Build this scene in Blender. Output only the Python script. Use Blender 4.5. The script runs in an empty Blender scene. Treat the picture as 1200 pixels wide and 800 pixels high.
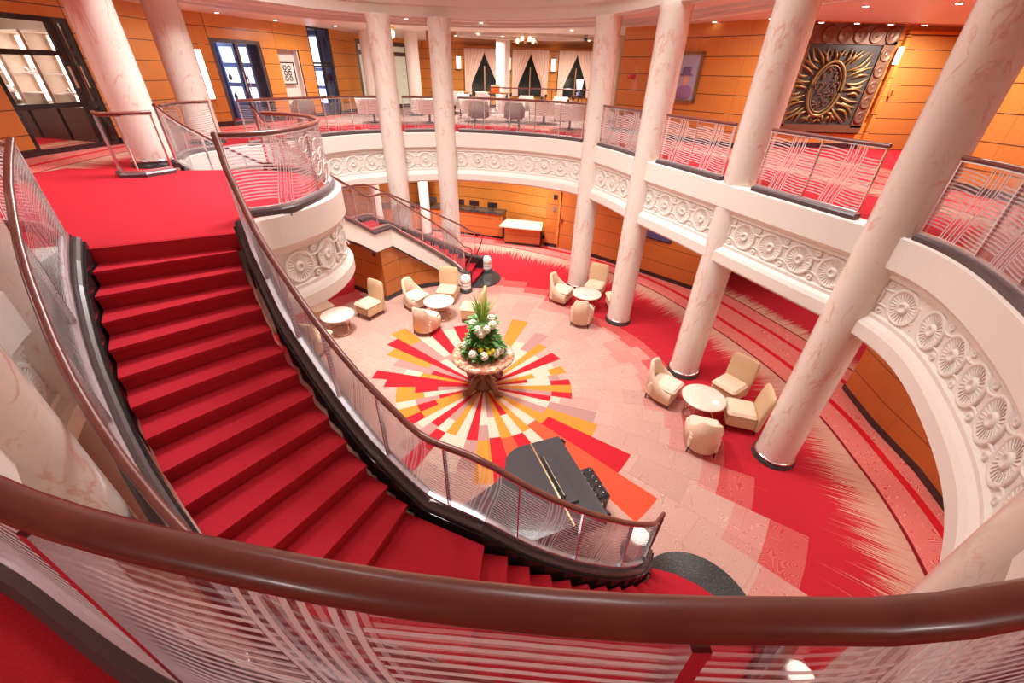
import bpy, math, random
from mathutils import Vector, Matrix
from mathutils.geometry import tessellate_polygon
random.seed(7)
PI = math.pi
COL = bpy.context.scene.collection
EYE = 5.86; G = 4.26; TOP = 7.03; RISE = 4.26/27

# ------------------------------------------------------------------ materials
MATS = {}
def mat(name, col=(.8,.8,.8), rough=.5, metal=0, spec=.5, emit=None, es=1, coat=0):
    if name in MATS: return MATS[name]
    m = bpy.data.materials.new(name); m.use_nodes = True
    b = m.node_tree.nodes['Principled BSDF']
    b.inputs['Base Color'].default_value = (*col, 1); b.inputs['Roughness'].default_value = rough
    b.inputs['Metallic'].default_value = metal; b.inputs['Specular IOR Level'].default_value = spec
    b.inputs['Coat Weight'].default_value = coat
    if emit:
        b.inputs['Emission Color'].default_value = (*emit, 1); b.inputs['Emission Strength'].default_value = es
    MATS[name] = m; return m
class NT:
    def __init__(s, m): s.t = m.node_tree; s.n = s.t.nodes; s.l = s.t.links; s.b = s.n['Principled BSDF']; s.out = s.n['Material Output']
    def new(s, ty, **kw):
        n = s.n.new(ty)
        for k, v in kw.items(): setattr(n, k, v)
        return n
    def put(s, sock, v):
        if isinstance(v, bpy.types.NodeSocket): s.l.new(v, sock)
        elif v is not None: sock.default_value = v
    def m(s, op, a, b=None, c=None):
        n = s.new('ShaderNodeMath', operation=op); s.put(n.inputs[0], a)
        if b is not None: s.put(n.inputs[1], b)
        if c is not None: s.put(n.inputs[2], c)
        return n.outputs[0]
    def mix(s, f, a, b):
        n = s.new('ShaderNodeMix', data_type='RGBA'); s.put(n.inputs[0], f)
        s.put(n.inputs[6], a if isinstance(a, bpy.types.NodeSocket) else (*a, 1)); s.put(n.inputs[7], b if isinstance(b, bpy.types.NodeSocket) else (*b, 1))
        return n.outputs[2]
    def noise(s, vec, scale, detail=3, dist=0, rough=.5):
        n = s.new('ShaderNodeTexNoise'); s.put(n.inputs['Vector'], vec); n.inputs['Scale'].default_value = scale
        n.inputs['Detail'].default_value = detail; n.inputs['Distortion'].default_value = dist; n.inputs['Roughness'].default_value = rough
        return n.outputs['Fac']
    def coord(s, k='Object'): return s.new('ShaderNodeTexCoord').outputs[k]
    def xyz(s, v): n = s.new('ShaderNodeSeparateXYZ'); s.put(n.inputs[0], v); return n.outputs
    def cxyz(s, x, y, z): n = s.new('ShaderNodeCombineXYZ'); s.put(n.inputs[0], x); s.put(n.inputs[1], y); s.put(n.inputs[2], z); return n.outputs[0]
    def col(s, c): s.put(s.b.inputs['Base Color'], c)
    def bump(s, h, st, dist=.01):
        n = s.new('ShaderNodeBump'); n.inputs['Strength'].default_value = st; n.inputs['Distance'].default_value = dist
        s.put(n.inputs['Height'], h); s.put(s.b.inputs['Normal'], n.outputs[0])
    def step(s, v, lo, hi): # smooth 0..1 between
        n = s.new('ShaderNodeMapRange', interpolation_type='SMOOTHSTEP'); s.put(n.inputs[0], v)
        n.inputs[1].default_value = lo; n.inputs[2].default_value = hi; return n.outputs[0]

def carpet(name, c, c2=None, sc=90):
    m = mat(name, c, .95, spec=.1); t = NT(m); o = t.coord()
    c2 = c2 or tuple(x*.7 for x in c)
    t.col(t.mix(t.noise(o, sc, 2), c2, tuple(min(1, x*1.15) for x in c))); t.bump(t.noise(o, sc*2, 2), .35, .006); return m
RED = (.49,.02,.034)
m_red = carpet('red_carpet', RED)
def swirl_color(t, o, lightc, darkc, sc=16):
    v = t.noise(o, sc*.16, 0, .6); w = t.m('FRACT', t.m('MULTIPLY', v, 34.0)); return t.mix(t.step(w, .42, .58), darkc, lightc)
def swirl(name, a, b, sc=16):
    m = mat(name, a, .95, spec=.1); t = NT(m); t.col(swirl_color(t, t.coord(), a, b, sc)); return m
def field(name, a, b):
    m = mat(name, a, .95, spec=.1); t = NT(m); o = t.coord()
    c = swirl_color(t, o, a, b, 20); n = t.step(t.noise(o, 1.3, 3), .35, .65)
    x, y, z = t.xyz(o); dx = t.m('ADD', x, .6); dy = t.m('SUBTRACT', y, 7.1); r = t.m('SQRT', t.m('ADD', t.m('MULTIPLY', dx, dx), t.m('MULTIPLY', dy, dy)))
    ua = t.m('MULTIPLY', t.m('ARCTAN2', dy, dx), 45/(2*PI)); cell = t.m('FLOOR', ua)
    la = t.m('LESS_THAN', t.m('MULTIPLY', t.m('FRACT', ua), t.m('MULTIPLY', r, 2*PI/45)), .014)
    rr_ = t.m('ADD', t.m('MULTIPLY', r, 1.1), t.m('FRACT', t.m('MULTIPLY', cell, .377))); lr = t.m('LESS_THAN', t.m('FRACT', rr_), .012)
    tone = t.noise(t.cxyz(t.m('MULTIPLY', cell, 3.7), t.m('FLOOR', rr_), 0.0), 1.7, 0)
    c = t.mix(t.m('MULTIPLY', n, .3), c, b); c = t.mix(t.m('MULTIPLY', t.step(tone, .4, .7), .35), c, tuple(k*.8 for k in b))
    t.col(t.mix(t.m('MULTIPLY', t.m('MAXIMUM', la, lr), .3), c, (.35,.12,.10))); return m
m_f1 = field('beige_pink_carpet', (.62,.40,.32), (.52,.28,.23))
m_f2 = field('rose_carpet', (.64,.32,.26), (.52,.20,.17))
m_f3 = field('deep_rose_carpet', (.58,.14,.12), (.50,.06,.06))
m_or = carpet('orange_carpet', (.62,.25,.035), (.50,.18,.03), 50)
m_mv = carpet('mauve_carpet', (.42,.23,.20), (.34,.17,.15), 50)
m_bg = carpet('beige_carpet', (.70,.48,.36), (.60,.39,.30), 50)
m_rd = carpet('ruby_carpet', (.52,.02,.03), (.42,.012,.02), 50)
m_or2 = carpet('vermilion_carpet', (.72,.10,.04), (.62,.06,.03), 50)

def banded(name, f_v, f_u, v0, first_red):
    """carpet with red fringe, thin line, swirl bands and red stripes as a function of v"""
    m = mat(name, RED, .95, spec=.1); t = NT(m); o = t.coord(); v = f_v(t); u = f_u(t)
    light, dark = (.74,.30,.24), (.60,.06,.07)
    sw = swirl_color(t, o, light, dark, 26)
    red = t.mix(t.noise(o, 70, 2), (.41,.015,.025), (.53,.023,.037))
    st = t.noise(t.cxyz(t.m('MULTIPLY', u, 3800.0), t.m('MULTIPLY', v, 5.0), 0.0), 1, 2)
    amt = t.step(v, v0, v0+.15)
    fr = t.m('GREATER_THAN', t.m('ADD', st, t.m('MULTIPLY', amt, .34)), .72)
    c = t.mix(fr, red, (.56,.31,.23))
    def within(a, b): return t.m('MULTIPLY', t.m('GREATER_THAN', v, a), t.m('LESS_THAN', v, b))
    L = v0+.16
    c = t.mix(t.m('GREATER_THAN', v, L+.006), c, sw)
    c = t.mix(within(L, L+.008), c, (.22,.01,.015))
    c = t.mix(within(L+.075, L+.095), c, (.58,.012,.02))
    c = t.mix(within(L+.195, L+.215), c, (.58,.012,.02))
    # a second red field beyond
    st2 = t.m('GREATER_THAN', t.m('ADD', st, t.m('MULTIPLY', t.step(v, L+.42, L+.29), .34)), .72)
    c2 = t.mix(st2, red, (.60,.33,.23))
    c = t.mix(t.m('GREATER_THAN', v, L+.29), c, c2)
    c = t.mix(within(L+.285, L+.293), c, (.22,.01,.015))
    t.col(c); return m
def uvx(i): return lambda t: t.xyz(t.coord('UV'))[i]
m_band = banded('banded_red_carpet', uvx(1), uvx(0), .84, True)
def ell(t):
    x, y, z = t.xyz(t.coord()); dx = t.m('ADD', x, .74); dy = t.m('SUBTRACT', y, 7.13)
    a = t.m('ADD', t.m('MULTIPLY', dx, .367/7.3), t.m('MULTIPLY', dy, -.930/7.3)); b = t.m('ADD', t.m('MULTIPLY', dx, .930/4.95), t.m('MULTIPLY', dy, .367/4.95))
    return t.m('MULTIPLY', t.m('SQRT', t.m('ADD', t.m('POWER', a, 2.0), t.m('POWER', b, 2.0))), .82)
def ang(t):
    x, y, z = t.xyz(t.coord()); return t.m('MULTIPLY', t.m('ARCTAN2', t.m('SUBTRACT', y, 7.13), t.m('ADD', x, .74)), .16)
m_gal = banded('gallery_carpet', ell, ang, 1.0, True)

m_marble = mat('veined_marble', (.8,.6,.52), .22, coat=.3); t = NT(m_marble); o = t.coord()
mp = t.new('ShaderNodeMapping'); t.put(mp.inputs[0], o); mp.inputs['Rotation'].default_value = (.5,.4,0); mp.inputs['Scale'].default_value = (1,1,.45)
v1 = t.noise(mp.outputs[0], 2.2, 5, 1.6); vein = t.m('SUBTRACT', 1.0, t.step(t.m('ABSOLUTE', t.m('SUBTRACT', v1, .5)), 0, .035))
v2 = t.noise(mp.outputs[0], 6, 4, 2.2); vein2 = t.m('SUBTRACT', 1.0, t.step(t.m('ABSOLUTE', t.m('SUBTRACT', v2, .5)), 0, .03))
base = t.mix(t.noise(mp.outputs[0], 1.5, 4, .5), (.80,.68,.58), (.80,.755,.69))
base = t.mix(t.m('MULTIPLY', t.m('MULTIPLY', vein, t.step(t.noise(o, 2.5, 2), .45, .6)), .6), base, (.66,.32,.22))
t.col(t.mix(t.m('MULTIPLY', t.m('MULTIPLY', vein2, t.step(t.noise(o, 3.1, 2), .5, .65)), .45), base, (.66,.40,.30)))
m_stone = mat('cream_stone', (.80,.735,.665), .45)
m_stone2 = mat('warm_stone', (.78,.62,.46), .4)
m_ceil = mat('ceiling_plaster', (.88,.80,.72), .45)
m_ceilgloss = mat('copper_ceiling', (.70,.42,.30), .12, .3, coat=.5)

def wood(name, c, joint=(.10,.03,.015), h=.42, w=1.25, rough=.28, off=0.):
    m = mat(name, c, rough, coat=.25); t = NT(m); uv = t.coord('UV'); x, y, z = t.xyz(uv)
    g = t.noise(t.cxyz(t.m('MULTIPLY', x, 40.0), t.m('MULTIPLY', y, 1.6), 0.0), 1, 3, .4)
    cell = t.noise(t.cxyz(t.m('FLOOR', t.m('DIVIDE', x, w)), t.m('FLOOR', t.m('DIVIDE', y, h)), 0.0), 3.3, 0)
    base = t.mix(g, tuple(k*.82 for k in c), tuple(min(1, k*1.12) for k in c)); base = t.mix(t.m('MULTIPLY', cell, .3), base, tuple(k*.75 for k in c))
    fy = t.m('FRACT', t.m('DIVIDE', t.m('ADD', y, off), h)); j = t.m('LESS_THAN', fy, .018/h)
    fx = t.m('FRACT', t.m('DIVIDE', x, w)); j2 = t.m('MULTIPLY', t.m('LESS_THAN', fx, .008/w), .5)
    t.col(t.mix(t.m('MAXIMUM', j, j2), base, joint)); return m
m_wood = wood('orange_wood_panels', (.70,.27,.05))
m_wood2 = wood('russet_wood_panels', (.56,.17,.035), h=.55, w=1.5)
m_woodg = wood('counter_wood_panels', (.55,.15,.035), h=.40, w=.42)
m_wooddoor = wood('door_wood', (.58,.24,.06), h=.38, w=9)
m_rail = mat('mahogany', (.085,.016,.018), .18, coat=.6); t = NT(m_rail)
t.b.inputs['Coat Weight'].default_value = .3; t.b.inputs['Coat Roughness'].default_value = .18; t.b.inputs['Roughness'].default_value = .35
t.col(t.mix(t.noise(t.coord(), 7, 3, .6), (.12,.028,.024), (.24,.065,.04)))
m_kerb = mat('dark_kerb', (.09,.06,.06), .3)
m_black = mat('black_lacquer', (.018,.018,.02), .12, coat=.5)
m_granite = mat('dark_granite', (.04,.045,.045), .15)
t = NT(m_granite); t.col(t.mix(t.step(t.noise(t.coord(), 60, 2), .55, .7), (.035,.04,.04), (.13,.13,.12)))
m_chrome = mat('chrome', (.85,.84,.88), .18, 1)
m_bronze = mat('bronze_frame', (.12,.08,.065), .35, .5)
m_chan = mat('satin_metal', (.8,.79,.83), .38, 1)
m_gold = mat('brushed_gold', (.75,.50,.28), .25, 1)
m_fabric = mat('cream_fabric', (.80,.60,.42), .8, spec=.2)
t = NT(m_fabric); t.col(t.mix(t.noise(t.coord(), 6, 3), (.74,.52,.35), (.84,.66,.49)))
m_fabric2 = mat('pale_cushion', (.84,.66,.52), .8, spec=.2)
m_tan = mat('tan_fabric', (.68,.46,.27), .8, spec=.2)
m_grey = mat('grey_fabric', (.36,.30,.25), .8, spec=.2)
m_tabletop = mat('pale_marble_top', (.86,.72,.60), .15, coat=.3)
t = NT(m_tabletop); t.col(t.mix(t.noise(t.coord(), 5, 4, 1), (.80,.62,.50), (.90,.78,.68)))
m_ctable = mat('mottled_rose_marble', (.6,.3,.2), .15, coat=.4)
t = NT(m_ctable); t.col(t.mix(t.step(t.noise(t.coord(), 14, 4, .8), .4, .62), (.46,.16,.08), (.80,.52,.36)))
m_white = mat('white_paint', (.88,.80,.74), .4)
m_cloth = mat('white_linen', (.84,.76,.70), .8)
m_lamp = mat('glowing_glass', (1,.9,.8), .4, emit=(1,.92,.82), es=2.6)
m_down = mat('downlight_glow', (1,.9,.8), .4, emit=(1,.93,.85), es=14)
m_warm = mat('warm_lamp', (1,.8,.6), .4, emit=(1,.78,.5), es=5)
m_leaf = mat('leaf_green', (.05,.16,.03), .4); t = NT(m_leaf); t.col(t.mix(t.noise(t.coord(), 9, 2), (.04,.16,.03), (.20,.42,.09)))
m_grass = mat('grass_green', (.32,.50,.07), .5)
m_bloom = mat('white_petals', (.88,.82,.68), .6)
m_yel = mat('yellow_petals', (.80,.60,.03), .6)
m_berry = mat('red_berries', (.45,.03,.03), .5)
m_screen = mat('dark_screen', (.02,.02,.025), .1)
m_blueg = mat('sheer_curtain', (.80,.56,.44), .7)
m_night = mat('night_window', (.015,.02,.02), .08)
m_shopw = mat('shop_interior', (.72,.56,.44), .6)
m_shopl = mat('shop_lightbox', (1,.95,.9), .4, emit=(1,.92,.85), es=4)
m_shopb = mat('boutique_lightbox', (.8,.85,1), .4, emit=(.75,.84,1), es=3.2)
m_blue = mat('boutique_blue', (.20,.26,.45), .5)
m_signred = mat('sign_red', (.75,.03,.06), .4)
m_green = mat('sign_green', (.03,.28,.15), .4)

def glassmat(name, kind='etched', tint=(.975,.98,.985), dens=.9):
    m = bpy.data.materials.new(name); m.use_nodes = True; MATS[name] = m; t = NT(m)
    tr = t.new('ShaderNodeBsdfTransparent'); tr.inputs[0].default_value = (*tint, 1)
    gl = t.new('ShaderNodeBsdfGlossy'); gl.inputs['Roughness'].default_value = .03
    fr = t.new('ShaderNodeLayerWeight'); fr.inputs[0].default_value = .18
    mx = t.new('ShaderNodeMixShader'); t.put(mx.inputs[0], t.m('MULTIPLY', fr.outputs['Fresnel'], .55)); t.l.new(tr.outputs[0], mx.inputs[1]); t.l.new(gl.outputs[0], mx.inputs[2])
    last = mx.outputs[0]
    if kind == 'etched':
        x, y, z = t.xyz(t.coord('UV'))
        wav = t.m('MULTIPLY', t.m('SINE', t.m('MULTIPLY', x, 4.5)), .036)
        yy = t.m('ADD', y, wav)
        st = t.m('GREATER_THAN', t.m('FRACT', t.m('MULTIPLY', yy, 26.0)), .58)
        st = t.m('MULTIPLY', st, t.m('MULTIPLY', t.m('GREATER_THAN', yy, .09), t.m('LESS_THAN', yy, .74)))
        cx = t.m('ADD', x, t.m('MULTIPLY', t.m('SINE', t.m('MULTIPLY', t.m('SUBTRACT', y, .35), 4.0)), -.075))
        near = t.m('LESS_THAN', t.m('ABSOLUTE', cx), .12)
        st = t.m('MULTIPLY', st, t.m('SUBTRACT', 1.0, t.m('MULTIPLY', near, .75)))
        for off in (-.09, 0, .09):
            d = t.m('ABSOLUTE', t.m('SUBTRACT', cx, off))
            d2 = t.m('ABSOLUTE', t.m('SUBTRACT', d, .017))
            st = t.m('MAXIMUM', st, t.m('MULTIPLY', t.m('LESS_THAN', d2, .008), t.m('GREATER_THAN', y, -.5)))
        st = t.m('MULTIPLY', st, t.m('GREATER_THAN', y, -.5))
        df = t.new('ShaderNodeBsdfPrincipled'); df.inputs['Base Color'].default_value = (.86,.82,.84,1); df.inputs['Roughness'].default_value = .35
        tl = t.new('ShaderNodeBsdfTranslucent'); tl.inputs[0].default_value = (.9,.85,.86,1)
        a = t.new('ShaderNodeMixShader'); a.inputs[0].default_value = .4; t.l.new(df.outputs[0], a.inputs[1]); t.l.new(tl.outputs[0], a.inputs[2])
        mm = t.new('ShaderNodeMixShader'); t.put(mm.inputs[0], t.m('MULTIPLY', st, dens)); t.l.new(last, mm.inputs[1]); t.l.new(a.outputs[0], mm.inputs[2]); last = mm.outputs[0]
    t.l.new(last, t.out.inputs[0]); return m
m_etch = glassmat('etched_glass'); m_faint = glassmat('faint_etched_glass', dens=.32); m_glass = glassmat('clear_glass', 'clear'); m_pale = mat('frosted_pane', (.68,.72,.58), .25, emit=(.7,.75,.6), es=.25)

# ------------------------------------------------------------------ mesh helpers
class MB:
    def __init__(s): s.v = []; s.f = []; s.uv = []; s.mi = []; s.sm = []
    def add(s, vs, fs, uvs=None, mi=0, smooth=False, M=None):
        b = len(s.v); s.v += [tuple(M @ Vector(v)) if M is not None else tuple(v) for v in vs]
        for k, f in enumerate(fs):
            s.f.append([b+i for i in f]); s.uv.append(uvs[k] if uvs else [(0,0)]*len(f)); s.mi.append(mi); s.sm.append(smooth)
        return s
    def box(s, c, d, rz=0, M=None, mi=0, bev=0):
        x, y, z = d[0]/2, d[1]/2, d[2]/2
        R = Matrix.Translation(c) @ Matrix.Rotation(rz, 4, 'Z')
        if M is not None: R = M @ R
        if bev:
            b = min(bev, x*.9, y*.9, z*.9); vs = []
            for sz, zz in ((-1, -z), (-1, -z+b), (1, z-b), (1, z)):
                q = b if abs(zz) == z else 0
                r = [(-x+q+ (b if q else 0)*0, -y+b+q*.4), (-x+b+q*.4, -y+q), (x-b-q*.4, -y+q), (x-q, -y+b+q*.4), (x-q, y-b-q*.4), (x-b-q*.4, y-q), (-x+b+q*.4, y-q), (-x+q, y-b-q*.4)]
                vs += [(a, c_, zz) for a, c_ in r]
            fs = [[i+8*k, (i+1) % 8+8*k, (i+1) % 8+8*(k+1), i+8*(k+1)] for k in range(3) for i in range(8)]
            fs += [[7-i for i in range(8)], [24+i for i in range(8)]]
            return s.add(vs, fs, mi=mi, M=R)
        vs = [(a, b, c_) for c_ in (-z, z) for a, b in ((-x,-y),(x,-y),(x,y),(-x,y))]
        fs = [[3,2,1,0],[4,5,6,7],[0,1,5,4],[1,2,6,5],[2,3,7,6],[3,0,4,7]]
        dims = [(d[0],d[1]),(d[0],d[1]),(d[0],d[2]),(d[1],d[2]),(d[0],d[2]),(d[1],d[2])]
        uvs = [[(0,0),(w,0),(w,h),(0,h)] for w, h in dims]
        return s.add(vs, fs, uvs, mi=mi, M=R)
    def lathe(s, prof, n=24, c=(0,0,0), M=None, mi=0, smooth=True, sx=1, sy=1, capb=True):
        vs = []
        for r, z in prof:
            vs += [(c[0]+sx*r*math.cos(2*PI*i/n), c[1]+sy*r*math.sin(2*PI*i/n), c[2]+z) for i in range(n)]
        fs = [[k*n+i, k*n+(i+1) % n, (k+1)*n+(i+1) % n, (k+1)*n+i] for k in range(len(prof)-1) for i in range(n)]
        s.add(vs, fs, mi=mi, smooth=smooth, M=M)
        if prof[0][0] > 1e-4: s.add(vs[:n], [list(range(n))[::-1]], mi=mi, M=M)
        if prof[-1][0] > 1e-4: s.add(vs[-n:], [list(range(n))], mi=mi, M=M)
        return s
    def tube(s, pts, r, n=8, mi=0, M=None, closed=False):
        P = [Vector(p) for p in pts]; vs = []; N = len(P); up = Vector((0,0,1))
        for i, p in enumerate(P):
            if closed: d = P[(i+1) % N]-P[i-1]
            else: d = P[min(i+1, N-1)]-P[max(i-1, 0)]
            d.normalize(); a = d.cross(up)
            if a.length < .05: a = d.cross(Vector((1,0,0)))
            a.normalize(); b = a.cross(d); rr = r[i] if isinstance(r, (list, tuple)) else r
            vs += [tuple(p+a*rr*math.cos(2*PI*k/n)+b*rr*math.sin(2*PI*k/n)) for k in range(n)]
        K = N if closed else N-1
        fs = [[i*n+k, i*n+(k+1) % n, ((i+1) % N)*n+(k+1) % n, ((i+1) % N)*n+k] for i in range(K) for k in range(n)]
        s.add(vs, fs, mi=mi, smooth=True, M=M)
        if not closed: s.add(vs[:n], [list(range(n))], mi=mi, M=M); s.add(vs[-n:], [list(range(n))[::-1]], mi=mi, M=M)
        return s
    def sweep(s, path, prof, closed=False, mi=0, smooth=False, vfun=None, u0=0):
        """path of (x,y,z); prof of (left offset, dz); closed profile; uv = (arc, dz)"""
        P = [Vector(p) for p in path]; N = len(P); nm = normals(path, closed); L = [0]
        for i in range(1, N): L.append(L[-1]+(P[i]-P[i-1]).length)
        n = len(prof); vs = []
        for i, p in enumerate(P):
            vs += [(p.x+nm[i][0]*a, p.y+nm[i][1]*a, p.z+b) for a, b in prof]
        fs = []; uvs = []
        for i in range(N if closed else N-1):
            j = (i+1) % N; Lj = L[j] if j else L[-1]+(P[0]-P[-1]).length
            for k in range(n):
                q = (k+1) % n
                fs.append([i*n+k, j*n+k, j*n+q, i*n+q]); uvs.append([(L[i]+u0, prof[k][1]), (Lj+u0, prof[k][1]), (Lj+u0, prof[q][1]), (L[i]+u0, prof[q][1])])
        s.add(vs, fs, uvs, mi=mi, smooth=smooth)
        if not closed: s.add(vs[:n], [list(range(n))[::-1]], mi=mi); s.add(vs[-n:], [list(range(n))], mi=mi)
        return s
    def prism(s, poly, z0, z1, mi=0, M=None):
        n = len(poly); vs = [(x, y, z0) for x, y in poly]+[(x, y, z1) for x, y in poly]
        tri = tessellate_polygon([[Vector((x, y, 0)) for x, y in poly]])
        area = sum(poly[i][0]*poly[(i+1) % n][1]-poly[(i+1) % n][0]*poly[i][1] for i in range(n)); fs = []
        for tr in tri:
            a, b, c = [Vector(poly[i]) for i in tr]
            if (b-a).cross(c-a) < 0: tr = tr[::-1]
            fs.append([n+i for i in tr]); fs.append(list(tr)[::-1])
        for i in range(n):
            j = (i+1) % n; fs.append([i, j, n+j, n+i] if area > 0 else [j, i, n+i, n+j])
        return s.add(vs, fs, mi=mi, M=M)
    def build(s, name, mats, parent=None, loc=None):
        me = bpy.data.meshes.new(name); v = s.v
        if loc is not None: v = [(a-loc[0], b-loc[1], c-loc[2]) for a, b, c in v]
        me.from_pydata(v, [], s.f); me.update()
        if not isinstance(mats, (list, tuple)): mats = [mats]
        for m in mats: me.materials.append(m)
        uvl = me.uv_layers.new(name='UVMap'); k = 0; data = []
        for f in s.uv:
            for u in f: data += [u[0], u[1]]
        uvl.data.foreach_set('uv', data)
        me.polygons.foreach_set('material_index', s.mi); me.polygons.foreach_set('use_smooth', s.sm)
        o = bpy.data.objects.new(name, me); COL.objects.link(o)
        if loc is not None: o.location = loc
        if parent is not None: o.parent = parent
        return o
def normals(path, closed=False):
    N = len(path); out = []
    for i in range(N):
        if closed: a, b = path[i-1], path[(i+1) % N]
        else: a, b = path[max(i-1, 0)], path[min(i+1, N-1)]
        dx, dy = b[0]-a[0], b[1]-a[1]; l = math.hypot(dx, dy) or 1; out.append((-dy/l, dx/l))
    return out
def offset(path, d, closed=False, dz=0):
    nm = normals(path, closed); return [(p[0]+n[0]*d, p[1]+n[1]*d, (p[2] if len(p) > 2 else 0)+dz) for p, n in zip(path, nm)]
def spline(pts, k=6, closed=False):
    P = [Vector(p) for p in pts]; N = len(P); out = []
    for i in range(N if closed else N-1):
        if closed: a, b, c, d = P[i-1], P[i], P[(i+1) % N], P[(i+2) % N]
        else: a, b, c, d = P[max(i-1, 0)], P[i], P[i+1], P[min(i+2, N-1)]
        for j in range(k):
            t = j/k; out.append(tuple(.5*((2*b)+(c-a)*t+(2*a-5*b+4*c-d)*t*t+(3*b-a-3*c+d)*t**3)))
    if not closed: out.append(tuple(P[-1]))
    return out
def arclen(path):
    L = [0]
    for i in range(1, len(path)): L.append(L[-1]+math.dist(path[i][:3], path[i-1][:3]))
    return L
def sub(path, a, b, n=None):
    """piece of a path between arc lengths"""
    L = arclen(path); n = n or max(2, int((b-a)/.12)); return [at_len(path, L, a+(b-a)*i/n) for i in range(n+1)]
def at_len(path, L, s):
    s = max(0, min(L[-1], s))
    for i in range(1, len(L)):
        if s <= L[i]+1e-9:
            t = (s-L[i-1])/max(L[i]-L[i-1], 1e-9); return tuple(path[i-1][k]*(1-t)+path[i][k]*t for k in range(len(path[0])))
    return path[-1]
def nearest(path, p):
    L = arclen(path); return min((math.hypot(q[0]-p[0], q[1]-p[1]), L[i]) for i, q in enumerate(path))[1]
def tag(o, label, cat, group=None, kind=None):
    if label: o['label'] = label
    if cat: o['category'] = cat
    if group: o['group'] = group
    if kind: o['kind'] = kind
    return o
def thing(name, label, cat, loc=(0,0,0), rz=0, group=None):
    o = bpy.data.objects.new(name, None); COL.objects.link(o); o.location = loc; o.rotation_euler = (0,0,rz); o.empty_display_size = .1
    return tag(o, label, cat, group)
def struct(name, mb, m, **k):
    o = mb.build(name, m, **k); o['kind'] = 'structure'; return o
def kids(o): return [c for c in bpy.data.objects if c.parent == o]
def dup(root, loc, rz=0, label=None):
    r = root.copy(); COL.objects.link(r); r.location = loc; r.rotation_euler = (0,0,rz)
    if label: r['label'] = label
    for ch in kids(root):
        c = ch.copy(); COL.objects.link(c); c.parent = r
        for g in kids(ch):
            d = g.copy(); COL.objects.link(d); d.parent = c
    return r

# ------------------------------------------------------------------ plan curves
C0 = (-.6, 7.1)
RING_P = [(-6.15,7.9),(-6.75,8.9),(-6.8,9.6),(-6.35,10.4),(-5.75,11.6),(-5.0,12.75),(-4.1,13.45),(-2.8,13.98),(-1.5,14.15),(-.2,13.88),(1.0,13.35),(1.9,12.6),(2.5,11.4),(2.95,10.1),(3.5,8.8),(4.0,7.5),(4.5,6.2),(4.85,5.2),(4.85,4.3),(4.4,3.2),(3.7,2.1),(2.75,1.2),(1.73,.54),(.8,.325),(.39,.292),(0,.300),(-.4,.348),(-.93,.46),(-1.6,.72),(-2.2,.98),(-3.2,1.7),(-4.1,2.6),(-4.75,3.95)]
RING = [(x, y) for x, y in spline(RING_P, 6)]            # clockwise seen from above, void on the right-hand side
INNER = [(-3.12,4.56),(-3.05,4.47),(-2.95,4.32),(-2.84,4.2),(-2.7,4.03),(-2.55,3.85),(-2.38,3.68),(-2.2,3.52),(-2.02,3.36),(-1.83,3.2),(-1.62,3.03),(-1.4,2.87),(-1.19,2.75),(-1.0,2.66),(-.24,2.34),(-.02,2.32),(.19,2.31),(.41,2.32),(.62,2.35),(.83,2.39),(1.05,2.45),(1.24,2.52),(1.44,2.61),(1.61,2.72),(1.75,2.84),(1.86,2.97),(1.93,3.12)]
OUTER = [(-4.36,3.93),(-4.26,3.72),(-4.13,3.5),(-3.96,3.27),(-3.79,3.05),(-3.61,2.84),(-3.41,2.63),(-3.19,2.41),(-2.96,2.2),(-2.7,1.99),(-2.43,1.79),(-2.14,1.6),(-1.83,1.42),(-1.5,1.26),(-.33,.98),(-.03,.93),(.27,.9),(.57,.9),(.88,.92),(1.18,.97),(1.48,1.05),(1.78,1.18),(2.08,1.36),(2.38,1.55),(2.64,1.72),(2.9,1.95),(3.1,2.2)]
AX = (-3.9, 6.65); AA = math.radians(18.5)
def mir(p, dxy=(0,0)):
    d = (math.cos(AA), math.sin(AA)); v = (p[0]-AX[0], p[1]-AX[1]); t = v[0]*d[0]+v[1]*d[1]
    return (AX[0]+2*t*d[0]-v[0]+dxy[0], AX[1]+2*t*d[1]-v[1]+dxy[1]-.9)
INNER2 = [mir(p) for p in INNER]; OUTER2 = [mir(p) for p in OUTER]
OUTER2 = [(a[0]+(b[0]-a[0])*(1-.15*min(1, i/14)), a[1]+(b[1]-a[1])*(1-.15*min(1, i/14))) for i, (a, b) in enumerate(zip(INNER2, OUTER2))]
BALC = spline([(-3.2,4.72),(-3.27,5.02),(-2.98,5.5),(-2.82,6.1),(-2.9,6.8),(-3.2,7.3),(-3.75,7.75),(-4.3,7.92)], 6)

# ------------------------------------------------------------------ lobby floor
RL = [(-180,8.6),(-150,8.6),(-120,8.6),(-90,8.6),(-60,8.3),(-45,8.0),(-30,7.62),(-14,7.18),(4,6.93),(14,6.82),(24,6.8),(34,6.95),(51,7.4),(60,7.6),(77,8.15),(90,8.8),(100,9.3),(115,9.3),(140,8.9),(180,8.6)]
def rline(a):
    for (a0, r0), (a1, r1) in zip(RL, RL[1:]):
        if a0 <= a <= a1: t = (a-a0)/(a1-a0); return r0*(1-t)+r1*t
R2 = [(-180,6.3),(-90,6.6),(-50,6.6),(-40,6.4),(-34,6.0),(-27,5.2),(-19,4.85),(7,4.45),(32,4.5),(50,4.4),(62,4.6),(80,5.5),(100,6.1),(127,6.4),(140,6.2),(180,6.3)]
def r2f(a):
    for (a0, r0), (a1, r1) in zip(R2, R2[1:]):
        if a0 <= a <= a1: t = (a-a0)/(a1-a0); return r0*(1-t)+r1*t
fm = [m_f1, m_f2, m_f3, m_or, m_mv, m_bg, m_rd, m_or2, m_band]
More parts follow.
